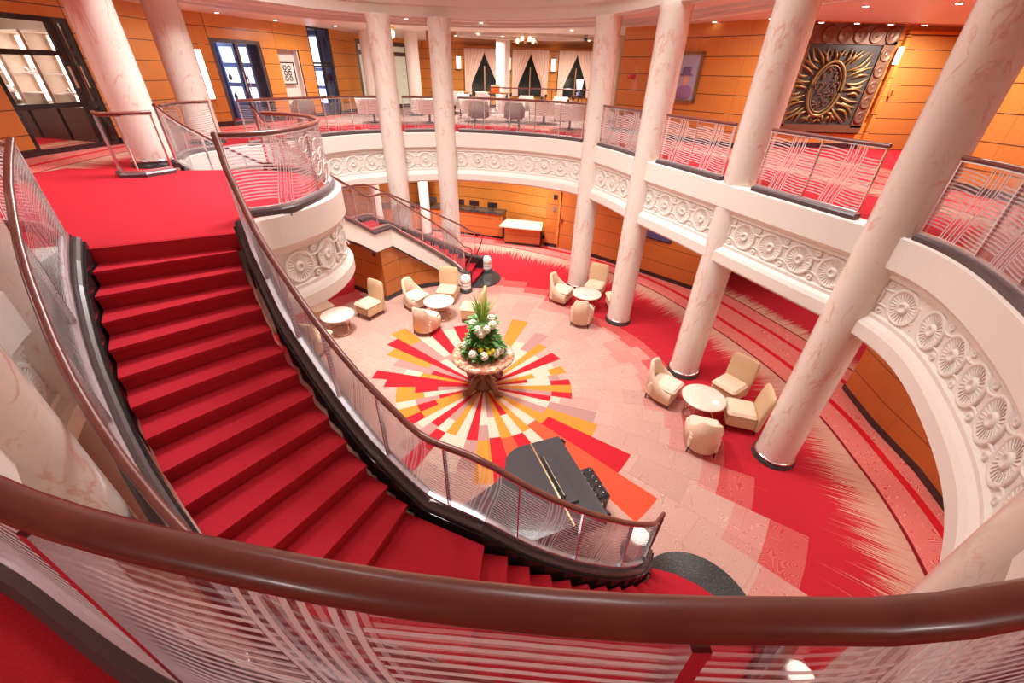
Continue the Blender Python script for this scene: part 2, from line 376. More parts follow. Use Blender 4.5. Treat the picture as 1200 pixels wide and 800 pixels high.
F1, F2, F3, O, V, B, R_, P_, BD = range(9)
# sunburst: (start angle, [(r_end, colour), ...])
SUN = [(-4,[(1.5,O),(1.95,O)]),(4,[(1.5,B),(1.95,R_)]) ,(10,[(1.0,R_),(1.5,B),(1.75,V)]),(17,[(1.2,O),(1.6,B),(1.98,O)]),(25,[(1.5,B),(1.8,B)]),(32,[(1.5,R_),(2.12,R_)]),(41,[(1.2,B),(1.7,B)]),(47,[(1.3,O),(2.2,O)]),(54,[(1.7,B),(2.65,V)]),(62,[(1.4,R_),(2.0,B)]),(70,[(1.6,B),(3.05,O)]),(79,[(1.2,O),(1.9,R_)]),(87,[(1.5,V),(2.5,R_)]),(96,[(1.6,B),(2.4,B)]),(104,[(1.3,O),(2.7,R_)]),(112,[(1.7,B),(2.6,B)]),(119,[(1.4,R_),(3.0,R_)]),(127,[(1.5,V),(2.6,B)]),(134,[(1.4,B),(2.5,V),(3.3,O)]),(142,[(1.4,R_),(3.0,R_)]),(149,[(1.5,V),(2.7,O)]),(156,[(1.3,R_),(2.3,V)]),(163,[(1.5,O),(1.9,B)]),(169,[(1.4,R_),(2.55,R_)]),(176,[(1.5,R_),(2.2,R_)]),
  (183,[(1.0,V),(1.5,R_),(1.9,O)]),(191,[(1.3,B),(1.9,O)]),(199,[(1.0,R_),(1.5,V),(1.9,B)]),(206,[(1.1,O),(1.5,R_),(1.92,O)]),(215,[(1.5,O),(1.9,R_)]),(223,[(1.2,B),(1.7,B)]),(230,[(1.5,R_),(2.3,V)]),(238,[(1.2,V),(1.55,B),(2.6,R_)]),(246,[(1.55,O),(2.3,B)]),(254,[(1.6,B),(2.4,B)]),(262,[(1.6,R_),(2.3,V)]),(270,[(1.2,B),(1.6,V),(2.6,O)]),(278,[(1.0,V),(1.55,B),(2.9,R_)]),(286,[(1.6,O),(2.3,P_)]),(294,[(1.0,R_),(1.6,B),(3.0,R_)]),(302,[(1.6,O),(2.4,B)]),(309,[(1.5,B),(4.15,P_)]),(318,[(1.3,O),(1.65,O),(3.4,R_)]),(327,[(1.5,V),(2.6,O)]),(335,[(1.5,B),(2.5,V)]),(343,[(1.5,R_),(1.7,B)]),(350,[(1.5,V),(1.95,R_)]),(356,None)]
mb = MB(); rnd = random.Random(3)
def wedge(a0, a1, r0, r1, mi, band=False):
    n = max(1, int((a1-a0)/2)); k = 6 if band else 1
    for i in range(n):
        b0 = a0+(a1-a0)*i/n; b1 = a0+(a1-a0)*(i+1)/n
        for j in range(k):
            q = []; u = []
            for b, jj in ((b0, j), (b0, j+1), (b1, j+1), (b1, j)):
                bb = ((b+180) % 360)-180
                ra = r0(b) if callable(r0) else r0; rb = r1(b) if callable(r1) else r1; r = ra+(rb-ra)*jj/k
                q.append((C0[0]+r*math.cos(math.radians(b)), C0[1]+r*math.sin(math.radians(b)), 0)); u.append((b/360., r/rline(bb)))
            mb.add(q[::-1] if False else q, [[3,2,1,0]], [[u[3],u[2],u[1],u[0]]], mi=mi)
nrm = lambda a: ((a+180) % 360)-180
for i in range(len(SUN)-1):
    a0, L = SUN[i]; a1 = SUN[i+1][0]; r = 0.02
    if a1 > 356: a1 = 356
    for re_, c in L: wedge(a0, a1, r, re_, c); r = re_
    # field beyond the sunburst
    mid = nrm((a0+a1)/2); rb = r2f(mid)
    ra = r+(rb-r)*(.55+.25*rnd.random()); rc = r+(rb-r)*(.8+.12*rnd.random())
    wedge(a0, a1, r, max(r+.05, ra), F1); wedge(a0, a1, max(r+.05, ra), rc, F2); wedge(a0, a1, rc, rb, F3)
    wedge(a0, a1, rb, 19.0, BD, True)
floor = struct('floor', mb, fm)
mb = MB().box((0,6,-.15), (40,40,.28)); struct('floor_slab', mb, m_kerb)

# ------------------------------------------------------------------ gallery slab, landing
hole = [Vector((p[0], p[1], 0)) for p in offset(RING, .12)]
edge = [Vector((x, y, 0)) for x, y in [OUTER[0], INNER[0]]+[p[:2] for p in offset(BALC, .12)][3:-1]+[INNER2[0], OUTER2[0]]]
hole = hole+[Vector((-4.62,4.05,0))]+edge
outer = [Vector(p) for p in ((-14,-5,0),(14,-5,0),(14,27,0),(-14,27,0))]
def plate(zt, zb, polys, mats, name):
    flat = [p for pl in polys for p in pl]; tri = tessellate_polygon(polys); mb = MB(); top = []; 
    for tr in tri:
        a, b, c = [flat[i].xy for i in tr]
        tr = list(tr) if (b-a).cross(c-a) > 0 else list(tr)[::-1]
        top.append(tr)
    mb.add([(p.x, p.y, zt) for p in flat], top, mi=0); mb.add([(p.x, p.y, zb) for p in flat], [t_[::-1] for t_ in top], mi=1)
    k = 0
    for pl in polys:
        n = len(pl)
        mb.add([(p.x, p.y, z) for p in pl for z in (zb, zt)], [[2*i, 2*((i+1) % n), 2*((i+1) % n)+1, 2*i+1] for i in range(n)], mi=1)
    return struct(name, mb, mats)
plate(G, G-1.3, [outer, hole], [m_gal, m_ceil], 'floor_gallery')
struct('trim_restaurant_carpet', MB().prism([(-6.9,15.9),(-4.6,15.6),(-2.3,16.4),(.2,16.6),(2.2,15.9),(3.1,15.7),(6.3,16.6),(6.3,24.9),(-4.7,24.9),(-6.6,21.0)], G, G+.005), carpet('mauve_grey_carpet', (.42,.30,.27), (.30,.20,.18), 14))
struct('ceiling_restaurant', MB().prism([(-3.4,18.4),(6.3,18.4),(6.3,24.9),(-4.6,24.9)], TOP-.012, TOP-.002), m_ceilgloss)
struct('trim_ceiling_oval', MB().sweep([(.2+2.6*math.cos(k*PI/24), 20.2+1.1*math.sin(k*PI/24), TOP-.012) for k in range(48)], [(-.1,0),(-.1,-.05),(.1,-.05),(.1,0)], True), m_stone)
# red landing runner between the two flights
lp = [(-8.4,5.6),(-4.7,4.0),(-4.36,3.94),(-3.13,4.57),(-3.26,5.05),(-3.0,5.5),(-2.85,6.1),(-2.93,6.8),(-3.22,7.28),(-3.77,7.72),(-4.28,7.88),INNER2[0],OUTER2[0],(-6.3,7.5),(-7.9,7.6)]
struct('trim_landing_carpet', MB().prism(lp, G, G+.006), m_red)

# upper ceiling with oval opening, mouldings, upper drum and dome
UP = RING[:]+[(x, y) for x, y in spline([(-4.75,3.95),(-5.6,5.1),(-6.05,6.4),(-6.15,7.9)], 8)[1:-1]]
UPO = [(C0[0]+(x-C0[0])*1.0, C0[1]+(y-C0[1])*1.0) for x, y in UP]
plate(TOP+.9, TOP, [outer, [Vector((x, y, 0)) for x, y in UPO]], [m_ceil, m_ceil], 'ceiling')
up3 = [(x, y, TOP) for x, y in UPO]
mb = MB()
mb.sweep(up3, [(0,.0),(-.06,.0),(-.06,.22),(-.14,.25),(-.14,.55),(-.2,.6),(-.2,1.6),(0,1.6)], True)
struct('trim_upper_fascia', mb, m_stone)
for a, b in ((1.5,1.55),):
    struct('trim_added_glow_strip', MB().sweep(up3, [(a,-.004),(a,-.03),(b,-.03),(b,-.004)], True), mat('added_strip_glow', (1,.92,.84), .5, emit=(1,.9,.8), es=2))  # glowing strip added to brighten the ceiling, not a fitting of the room
for k, (a, b, dz) in enumerate(((.12,.20,-.035),(.95,1.12,-.06),(1.22,1.45,-.10),(1.95,2.15,-.05))):
    struct('trim_ceiling_ring', MB().sweep(up3, [(a,0),(a,dz),(b,dz),(b,0)], True), m_stone)
# dome over the void
mb = MB(); n = len(UPO); cx, cy = -.7, 7.1; rings = []
for s, z in ((1.0,8.6),(1.0,9.0),(.93,9.6),(.8,10.1),(.6,10.5),(.3,10.75)):
    rings.append([(cx+(x-cx)*s, cy+(y-cy)*s, z) for x, y in UPO])
for a, b in zip(rings, rings[1:]): mb.add(a+b, [[i, n+i, n+(i+1) % n, (i+1) % n] for i in range(n)], smooth=True)
mb.add(rings[-1], [list(range(n))])
struct('ceiling_dome', mb, m_ceil)

# ------------------------------------------------------------------ fascia with rosettes
FPROF = [(.16,.002),(-.08,.002),(-.10,-.02),(-.10,-.40),(-.03,-.46),(-.01,-.48),(-.01,-.53),(.03,-.55),(.03,-1.02),(-.01,-1.04),(-.01,-1.09),(-.05,-1.14),(-.08,-1.2),(-.08,-1.38),(-.03,-1.43),(.3,-1.43),(.3,-.3)]
def rosette_mesh():
    mb = MB(); M = Matrix.Rotation(PI/2, 4, 'X')   # disc faces -y
    mb.lathe([(.245,0),(.245,.03),(.225,.045),(.205,.03),(.20,.02),(.085,.008),(.08,.03),(.065,.05),(.045,.05),(.035,.02),(.0,.02)], 28, M=M)
    for i in range(24):
        a = 2*PI*i/24; mb.tube([(.095*math.cos(a),.012,.095*math.sin(a)) if False else (.095*math.cos(a),-.014,.095*math.sin(a)),(.195*math.cos(a),-.026,.195*math.sin(a))], .008, 4)
    for sgn in (-1, 1):
        pts = []
        for i in range(9):
            tt = i/8; pts.append((.02+.5*tt, -.02, sgn*(.235-.12*math.sin(tt*PI)**2*0+.0)*math.cos(tt*PI*.0)*(1-.55*math.sin(tt*PI))))
        mb.tube(pts, .018, 5)
        mb.lathe([(.05,0),(.045,.03),(.02,.035),(.015,.015),(0,.015)], 12, M=Matrix.Translation((.28,0,sgn*.2)) @ M)
    return mb
def fascia(path, name, label, m, step=.55, start=.3):
    p3 = [(x, y, G) for x, y in path]
    f = struct(name, MB().sweep(p3, FPROF), m)
    L = arclen(path); nm = normals(path); n = int((L[-1]-start)/step); first = None
    for i in range(n):
        s = start+step*i; a = at_len(path, L, s-.02); b = at_len(path, L, s+.02); dx, dy = b[0]-a[0], b[1]-a[1]; l = math.hypot(dx, dy)
        nx, ny = dy/l, -dx/l     # right-hand normal, into the void
        if first is None: first = rosette_mesh().build('rosette', m, f); o = first
        else: o = first.copy(); COL.objects.link(o); o.parent = f
        c = at_len(path, L, s); o.location = (c[0]-nx*.03, c[1]-ny*.03, G-.785); o.scale = (.95,.7,.95)
        o.rotation_euler = (0,0,math.atan2(-nx, ny)+PI)
    return f
fascia(RING, 'trim_gallery_fascia', '', m_stone)
drumpath = [(x, y) for x, y in spline([(-3.2,4.6)]+[BALC[i] for i in range(6, len(BALC), 4)]+[INNER2[0]], 5)]
fascia(drumpath, 'trim_balcony_drum', '', m_stone, .56, .35)

# ------------------------------------------------------------------ columns
def column(x, y, z0, z1, label, r=.31, group=None, m=m_marble, cap=True):
    o = thing('marble_column', label, 'column', (x, y, z0), 0, group)
    h = z1-z0
    MB().lathe([(r,.10),(r,h*.5),(r*.985,h-.12),(r*1.02,h-.1),(r*1.02,h)], 40).build('shaft', m, o)
    MB().lathe([(r+.05,0),(r+.05,.05),(r+.02,.07),(r+.02,.1)], 40).build('base_ring', m_granite, o)
    MB().lathe([(r+.028,.1),(r+.028,.125),(r+.005,.13)], 40).build('collar', m_chrome, o)
    return o
COLS = dict(A=(-3.7,13.45), B=(-2.22,14.05), C=(2.1,12.42), D=(3.0,10.22), E=(4.08,7.88), F=(4.9,5.32), G=(2.87,1.17), H2=(-3.18,1.72), H1=(-4.5,3.15))
clab = dict(A='tall marble column through both levels, left of the pair beyond the far staircase',
 B='tall marble column through both levels, right of the pair in front of the reception counter',
 C='tall marble column rising beside the lounge group nearest the wooden door, farthest of the right row',
 D='tall marble column whose foot stands right of the far lounge group and hides an armchair',
 E='tall marble column rising behind the lounge group at the right of the lobby',
 F='thick slanting marble column whose foot stands in front of the right lounge group',
 G='nearest marble column in the lower right corner, cut by the foreground handrail',
 H2='marble column in the lower left corner beside the foreground handrail',
 H1='marble column beside the top of the near stair, cut by the left edge')
for k, (x, y) in COLS.items(): column(x, y, 0.0, TOP, clab[k])
column(-6.7, 8.1, G, TOP, 'marble column on the landing in front of the shop window', .31)
column(-7.4, 10.75, G, TOP, 'marble column on the landing between the wood wall and the double doors', .33)
column(-5.95, 19.6, G, TOP, 'slim pale column left of the far pair, in front of the glass doors', .25, m=m_stone)
column(-4.15, 19.3, G, TOP, 'slim pale column seen between the far pair of marble columns', .25, m=m_stone)
column(-.75, 22.5, G, TOP, 'slim cream column in front of the curtained restaurant windows', .32, m=m_stone)
column(3.55, 18.6, G, TOP, 'yellowish column beyond the gallery beside the red sign wall', .3, m=m_stone2)
column(-5.6, 16.8, 0, G-1.3, 'pale column on the lower level left of the reception counter screens', .2, m=m_stone)
column(-3.72, 17.1, 0, G-1.3, 'pale column standing behind the reception counter', .2, m=m_stone)

# ------------------------------------------------------------------ railings
HR = [(.032*math.cos(2*PI*k/14), .925+.026*math.sin(2*PI*k/14)) for k in range(14)]
HR = HR[::-1]
def railing(path, label, npan, kerb=True, endposts=(True, True), glass=None, group=None, z_kerb=.0, kw=.075, posts=True, name='glass_railing', raild=0, pw=(.014,.04)):
    """path: 3D base line; parts: handrail, kerb, glass panels, posts, channel"""
    o = thing(name, label, 'railing', path[0], 0, group); org = path[0]
    def B_(mb, n, m): return mb.build(n, m, o, None) if False else _b(mb, n, m)
    def _b(mb, n, m):
        x = mb.build(n, m, None, org); x.parent = o; x.location = (0,0,0); return x
    _b(MB().sweep(path, HR, smooth=True), 'handrail', m_rail)
    _b(MB().sweep(path, [(-.018,.885),(.018,.885),(.018,.90),(-.018,.90)][::-1]), 'rail_channel', m_chrome)
    if kerb: _b(MB().sweep(path, [(-kw,-.05),(kw,-.05),(kw,.055),(kw-.02,.075),(-kw+.02,.075),(-kw,.055)][::-1]), 'kerb', m_kerb)
    _b(MB().sweep(path, [(-.022,.07),(.022,.07),(.022,.105),(-.022,.105)][::-1]), 'base_channel', m_chan)
    L = arclen(path); T = L[-1]; gap = .012
    for i in range(npan):
        a, b = T*i/npan+gap, T*(i+1)/npan-gap; seg = sub(path, a, b, max(2, int((b-a)/.1)))
        mb = MB().sweep(seg, [(-.006,.09),(.006,.09),(.006,.885),(-.006,.885)][::-1], u0=-(b-a)/2, smooth=False)
        mb.uv = [[(u, v-.06 if k % 4 == 1 else -9) for u, v in f] for k, f in enumerate(mb.uv)]
        _b(mb, 'glass_panel', glass or m_etch)
    if posts:
        nm = normals(path)
        for i in range(npan+1):
            if (i == 0 and not endposts[0]) or (i == npan and not endposts[1]): continue
            p = at_len(path, L, min(max(T*i/npan, .015), T-.015)); q = at_len(path, L, min(T*i/npan+.02, T)); w = at_len(path, L, max(T*i/npan-.02, 0))
            a = math.atan2(q[1]-w[1], q[0]-w[0])
            mb = MB().box((p[0]+.0, p[1], p[2]+.49), (pw[0],pw[1],.80), a)
            _b(mb, 'post', m_chrome)
    return o
ringL = arclen(RING)
pos = {k: nearest(RING, COLS[k]) for k in COLS}
r3 = [(x, y, G) for x, y in RING]
inr = [(p[0], p[1], G) for p in offset(RING, -.0)]
def rseg(a, b, label, n, pw=(.014,.04)): return railing(sub(r3, a, b), label, n, pw=pw, glass=m_faint if b < pos['C'] else None)
T_ = ringL[-1]; c1s = nearest(RING, (-6.7,8.8)); 
rseg(.9, 2.35, 'glass railing between the two landing columns, wood wall behind', 1)
rseg(2.95, pos['A']-.36, 'long glass railing left of the far pair of columns, one dark chair behind', 5)
rseg(pos['A']+.34, pos['B']-.34, 'short glass railing between the far pair of marble columns', 1)
rseg(pos['B']+.34, pos['C']-.36, 'long glass railing in front of two grey tub chairs and the restaurant', 5)
rseg(pos['C']+.36, pos['D']-.36, 'narrow glass railing below the red sign, between two marble columns', 2)
rseg(pos['D']+.38, pos['E']-.38, 'glass railing below the portrait on the right of the gallery', 2)
rseg(pos['E']+.38, pos['F']-.40, 'glass railing below the bronze relief artwork', 2)
rseg(pos['F']+.42, pos['G']-.42, 'curved glass railing at the right edge of the photo', 5)
rseg(pos['G']+.36, pos['H2']-.36, 'curved foreground glass railing with thick mahogany handrail across the bottom', 5, (.03,.06))
rseg(pos['H2']+.36, pos['H1']-.36, 'glass railing in the lower left beyond the corner column', 1)
struct('trim_gallery_runner', MB().sweep([(x, y, G) for x, y in sub([(a, b, G) for a, b in RING], pos['G']-.5, pos['H2']+.6)] if False else [(p[0], p[1], G) for p in sub(r3, pos['G']-.8, pos['H2']+.8)], [(.07,.001),(1.0,.001),(1.0,.006),(.07,.006)]), m_red)
railing([(-6.0,4.45,G),(-5.7,4.48,G),(-5.2,4.42,G),(-4.72,4.12,G)], 'short level railing curving to the head of the near stair at the left edge', 2)
railing([(-6.62,7.22,G),(-6.4,7.02,G),(-6.12,7.12,G),(-5.93,7.5,G)], 'short railing curving round the landing column to the head of the far stair', 2, glass=m_glass)
def stair_z(i): return G-RISE*i
# balcony railing
bal = [(x, y, G) for x, y in spline([(x, y) for x, y in [BALC[k] for k in range(8, len(BALC)-3, 4)]], 5)]
bp = [(x, y, G) for x, y in spline([(-3.42,5.12),(-3.0,5.42),(-2.86,6.1),(-2.95,6.8),(-3.28,7.38),(-3.87,7.8),(-4.35,7.9)], 8)]
br = railing(bp, 'rounded balcony railing with swirling etched rings between the two stair flights', 3)
Lb = arclen(bp)
for s, z, r in ((2.15,.66,.16),(2.45,.62,.13),(2.32,.44,.15),(2.62,.5,.12),(2.5,.3,.16),(2.75,.26,.13),(1.95,.72,.09)):
    p = at_len(bp, Lb, s*.78-.42); q = at_len(bp, Lb, s*.78-.40); a = math.atan2(q[1]-p[1], q[0]-p[0])
    mb = MB(); pts = []
    for i in range(28):
        t_ = 2*PI*i/28; w = at_len(bp, Lb, s*.78-.42+r*math.cos(t_)); pts.append((w[0]+.01*math.sin(a), w[1]-.01*math.cos(a), G+z+r*math.sin(t_)))
    mb.tube(pts, .010, 6, closed=True); x = mb.build('etched_ring', m_white, None, bp[0]); x.parent = [c for c in kids(br) if c.name.startswith('glass_panel')][0 if s < 2.4 else 1]; x.location = (0,0,0)

# ------------------------------------------------------------------ staircases
def staircase(inn, out, sgn, label, name='curved_staircase'):
    o = thing(name, label, 'staircase', (0,0,0))
    for i in range(1, 27):
        z = stair_z(i); a, b, c, d = inn[i-1], inn[i], out[i], out[i-1]
        nose = .035; bulge = max(0, i-22)*.045 if sgn > 0 else 0
        def lerp(p, q, t_): return (p[0]*(1-t_)+q[0]*t_, p[1]*(1-t_)+q[1]*t_)
        a2, d2, b2, c2 = lerp(a, d, .07), lerp(d, a, .05), lerp(b, c, .07), lerp(c, b, .05)
        if i == 14: poly = [a2, b2, c2, out[13], d2]
        elif bulge:
            e_ = Vector((c2[0]-b2[0], c2[1]-b2[1])); n_ = Vector((-e_.y, e_.x)).normalized()*(1 if sgn > 0 else -1)
            poly = [a2, b2]+[(b2[0]+e_.x*t_+n_.x*bulge*4*t_*(1-t_), b2[1]+e_.y*t_+n_.y*bulge*4*t_*(1-t_)) for t_ in (.2,.4,.6,.8)]+[c2, d2]
        else: poly = [a2, b2, c2, d2]
        e = ((b2[0]-a2[0]), (b2[1]-a2[1])); l = math.hypot(*e) or 1
        zb = max(0.001, z-.30)
        mb = MB().prism(poly, zb, z-.03)
        ex = [(p[0]+(e[0]/l*nose if 0 < k < len(poly)-1 else 0), p[1]+(e[1]/l*nose if 0 < k < len(poly)-1 else 0)) for k, p in enumerate(poly)]
        mb.prism(ex, z-.032, z)
        mb.build('step' if i != 14 else 'half_landing', m_red, o)
    a, d = inn[0], out[0]; b = inn[1]; e = Vector((b[0]-a[0], b[1]-a[1])).normalized()*.035
    MB().prism([a, (a[0]+e.x, a[1]+e.y), (d[0]+e.x, d[1]+e.y), d], G-.20, G+.006).build('top_riser', m_red, o)
    # dark soffit core between steps and strings, string boards and kerbs
    for nm, E, side in (('inner_string', inn, 1), ('outer_string', out, -1)):
        path = []
        for i in range(27):
            z = stair_z(i) if i != 14 else stair_z(14)
            if i == 14: path.append((E[13][0]*.75+E[14][0]*.25, E[13][1]*.75+E[14][1]*.25, stair_z(14)))
            path.append((E[i][0], E[i][1], z))
        path = [p for k, p in enumerate(path)]
        d = -side*sgn*.055
        path = offset([p for p in path], -d); path = [(p[0], p[1], q[2]) for p, q in zip(path, path)]
        prof = [(-.05,-.42),(.05,-.42),(.05,.06),(-.05,.06)]
        if nm == 'inner_string' : prof = [(-.05,-.44),(.05,-.44),(.05,.06),(-.05,.06)]
        body = m_stone
        pts = path[:-1]+[(path[-1][0], path[-1][1], max(path[-1][2], .1))]
        pts = [(p[0], p[1], max(p[2], .43)) if k > 24 else p for k, p in enumerate(pts)]
        MB().sweep(pts, prof[::-1]).build(nm, body, o)
        MB().sweep(pts, [(-.085,.055),(.085,.055),(.085,.115),(.06,.135),(-.06,.135),(-.085,.115)][::-1]).build('string_cap', m_kerb, o)
        skirt = offset(pts, -side*sgn*.075)
        MB().sweep(skirt, [(-.035,-.5),(.035,-.5),(.035,.075),(-.035,.075)][::-1]).build('skirting', m_black, o)
    return o
def fix_path(E, side, sgn, extra=0):
    path = []
    for i in range(27):
        if i == 14: path.append((E[13][0]*.75+E[14][0]*.25, E[13][1]*.75+E[14][1]*.25, stair_z(14)))
        path.append((E[i][0], E[i][1], stair_z(i)))
    p2 = offset(path, side*sgn*.055)
    return [(p[0], p[1], q[2]) for p, q in zip(p2, path)]
staircase(INNER, OUTER, 1, 'near red-carpeted curved staircase sweeping down from the landing under the camera')
staircase(INNER2, OUTER2, -1, 'far red-carpeted staircase with white string descending behind the round balcony')
def stair_rail(E, side, sgn, label, n, tail):
    base = fix_path(E, side, sgn)
    base = [(p[0], p[1], p[2]+.10) for p in base[:27]]
    base = sub(base, .03, arclen(base)[-1]-.02, 90)
    # smooth heights
    for _ in range(3):
        base = [base[0]]+[(p[0], p[1], (a[2]+p[2]*2+b[2])/4) for a, p, b in zip(base, base[1:], base[2:])]+[base[-1]]
    o = railing(base, label, n, kerb=False, z_kerb=.1, name='stair_railing', glass=m_faint)
    e = Vector(base[-1]); org = base[0]; d = (e-Vector(base[-4])); d.z = 0; d.normalize()
    top = e+Vector((0,0,.925)); pts = [top, top+d*.16+Vector((0,0,-.02)), top+d*.24+Vector((0,0,-.10)), top+d*.22+Vector((0,0,-.3)), top+d*.10+Vector((0,0,-.62)), e+d*.04+Vector((0,0,.12))]
    x = MB().tube([tuple(p) for p in spline([tuple(q) for q in pts], 4)], .022, 10).build('handrail_end', m_rail, None, org); x.parent = o; x.location = (0,0,0)
    return o
stair_rail(INNER, 1, 1, 'inner railing of the near stair, mahogany handrail curving across the middle', 9, 1)
stair_rail(OUTER, -1, 1, 'outer railing of the near stair at the left, beside the corner columns', 9, 1)
stair_rail(INNER2, 1, -1, 'lobby-side railing of the far stair, ending at the nearer newel lamp', 9, 1)
stair_rail(OUTER2, -1, -1, 'wall-side railing of the far stair, ending at the farther newel lamp', 9, 1)

# newel lamps and granite pads
def newel_lamp(x, y, label):
    o = thing('newel_lamp', label, 'lamp', (x, y, 0))
    MB().lathe([(.20,0),(.20,.09),(.17,.11)], 28).build('plinth', m_granite, o)
    MB().lathe([(.155,.11),(.165,.14),(.165,.20),(.155,.21),(.165,.22),(.165,.29),(.155,.30),(.165,.31),(.165,.42),(.15,.46)], 28).build('drum', m_stone, o)
    MB().lathe([(.125,.46),(.13,.49),(.10,.53),(.05,.55),(0,.555)], 24).build('glowing_bowl', m_lamp, o)
    return o
ni, no = INNER[26], OUTER[26]
newel_lamp(1.86, 3.36, 'glowing white newel lamp at the foot of the near stair')
newel_lamp(3.22, 1.80, 'newel lamp on the outer foot of the near stair, seen only through the foreground glass')
newel_lamp(-1.5, 11.8, 'nearer glowing newel lamp at the foot of the far stair')
newel_lamp(-.95, 13.4, 'farther glowing newel lamp at the foot of the far stair')
def pad(fn, label):
    a, b = Vector(INNER[26]), Vector(OUTER[26]); m_ = (a+b)/2; d = (b-a).normalized(); n = Vector((-d.y, d.x)); R = (b-a).length/2
    pts = [m_+d*R*math.cos(t_)*-1+n*(.02+.72*math.sin(t_)) for t_ in [PI*i/24 for i in range(25)]]
    poly = [fn((p.x, p.y)) for p in pts]
    o = MB().prism(poly, 0.001, .035).build('granite_step', m_granite); tag(o, label, 'step'); return o
pad(lambda p: p, 'dark granite half-round step at the foot of the near stair')
pad(mir, 'dark granite half-round step at the foot of the far stair')

# wood box under the far stair
def up(p, t_): return (INNER2[p][0]*(1-t_)+OUTER2[p][0]*t_, INNER2[p][1]*(1-t_)+OUTER2[p][1]*t_)
o = thing('stair_cupboard', 'orange wood-panelled cupboard filling the space under the far stair', 'cupboard', (0,0,0))
mb = MB(); kb = MB()
def wallq(mb, a, b, z0, za, zb, th=.04):
    L = math.dist(a, b); mb.add([(a[0],a[1],z0),(b[0],b[1],z0),(b[0],b[1],zb),(a[0],a[1],za)], [[0,1,2,3]], [[(0,z0),(L,z0),(L,zb),(0,za)]])
    n = ((b[1]-a[1])/L*th, -(b[0]-a[0])/L*th); mb.add([(a[0]-n[0],a[1]-n[1],z0),(b[0]-n[0],b[1]-n[1],z0),(b[0]-n[0],b[1]-n[1],zb),(a[0]-n[0],a[1]-n[1],za)], [[3,2,1,0]], [[(0,za),(L,zb),(L,z0),(0,z0)]])
    mb.add([(a[0],a[1],za),(b[0],b[1],zb),(b[0]-n[0],b[1]-n[1],zb),(a[0]-n[0],a[1]-n[1],za)], [[0,1,2,3]])
chain = [(-5.0,12.5),(-4.98,11.75),(-3.78,11.02)]+[up(i, .06) for i in (15, 17, 19, 21, 23)]
zs = [1.72,1.72,1.66]+[stair_z(i)-.34 for i in (15, 17, 19, 21, 23)]
for k in range(len(chain)-1): wallq(mb, chain[k], chain[k+1], 0, max(.05, zs[k]), max(.05, zs[k+1]))
mb.build('panel', m_wood2, o)
MB().box((-4.0,11.10,1.45), (.12,.02,.16), -.54).build('lock_plate', m_black, o); MB().box((-4.0,11.10,.25), (.2,.02,.14), -.54).build('vent_grille', m_black, o); ch3 = [(x, y, 0) for x, y in chain]
MB().sweep(offset(ch3, -.02), [(-.02,0),(.02,0),(.02,.13),(-.02,.13)][::-1]).build('plinth', m_black, o)

# ------------------------------------------------------------------ walls
def wall(pts, z0, z1, name, m, base=True, th=.12, u0=0):
    p3 = [(x, y, 0) for x, y in pts]
    mb = MB().sweep(p3, [(-th/2,z0),(th/2,z0),(th/2,z1),(-th/2,z1)][::-1], u0=u0); o = struct(name, mb, m)
    if base:
        b = MB().sweep(p3, [(-th/2-.025,z0),(th/2+.025,z0),(th/2+.025,z0+.13),(-th/2-.025,z0+.13)][::-1]); struct('baseboard_'+name.split('_', 1)[1], b, m_black)
    return o
wall([(-9.75,-4.6),(-9.45,8.66)], G, TOP, 'wall_left', m_wood, u0=.4)
wall([(-9.18,10.32),(-9.3,13.6),(-8.86,14.3)], G, TOP, 'wall_left_recess', m_wood)
wall([(-8.28,15.95),(-8.05,16.5)], G, TOP, 'wall_left_pier', m_wood)
wall([(-7.75,17.4),(-7.55,17.95)], G, TOP, 'wall_left_niche_side', m_wood)
wall([(-7.15,18.9),(-6.95,21.1)], G, TOP, 'wall_left_far', m_wood)
wall([(-5.35,23.8),(-4.9,25.0),(6.5,25.0),(6.5,16.4),(3.2,15.4),(5.9,12.3),(6.5,12.92),(11.6,12.92)], G, TOP, 'wall_back', m_wood, u0=.3)
wall([(11.6,12.92),(11.9,9.0),(7.85,8.2),(8.15,6.6),(8.3,2.0),(6.5,-4.6),(-9.75,-4.6)], G, TOP, 'wall_right', m_wood)
# fill over door openings
def over(a, b, z0, name, m=m_wood, z1=TOP, d=.06): return struct(name, MB().sweep([(a[0],a[1],0),(b[0],b[1],0)], [(-d,z0),(d,z0),(d,z1),(-d,z1)][::-1]), m)
over((-9.45,8.66), (-9.18,10.32), EYE+.69, 'wall_over_shop')
over((-8.86,14.3), (-8.28,15.95), EYE+.62, 'wall_over_doors')
over((-6.95,21.1), (-5.35,23.8), EYE+1.0, 'wall_over_glass_doors')
# lower level walls
LW = [(-4.9,18.9),(-2.6,18.6),(-.4,17.9),(1.35,16.95)]
wall([(-9.0,11.0),(-8.6,15.5),(-7.2,18.2)]+LW, 0, G-1.3, 'wall_reception', m_wood, u0=.2)
wall([(1.35,16.95),(1.25,16.15),(1.7,15.98)], 0, G-1.3, 'wall_pier', m_wood2)
wall([(2.5,15.5),(2.86,15.2),(4.3,13.95),(6.05,12.25),(6.9,12.5)], 0, G-1.3, 'wall_lower_right', m_wood2, u0=.3)
wall([(9.5,14.5),(12.5,11.0),(12.5,7.0),(7.55,7.3),(7.43,6.2),(7.38,5.0),(7.12,3.7),(6.6,2.3),(5.2,-.4),(0,-1.8),(-5.5,-.5),(-9,3.5),(-9.0,11.0)], 0, G-1.3, 'wall_lower_ring', m_wood2)

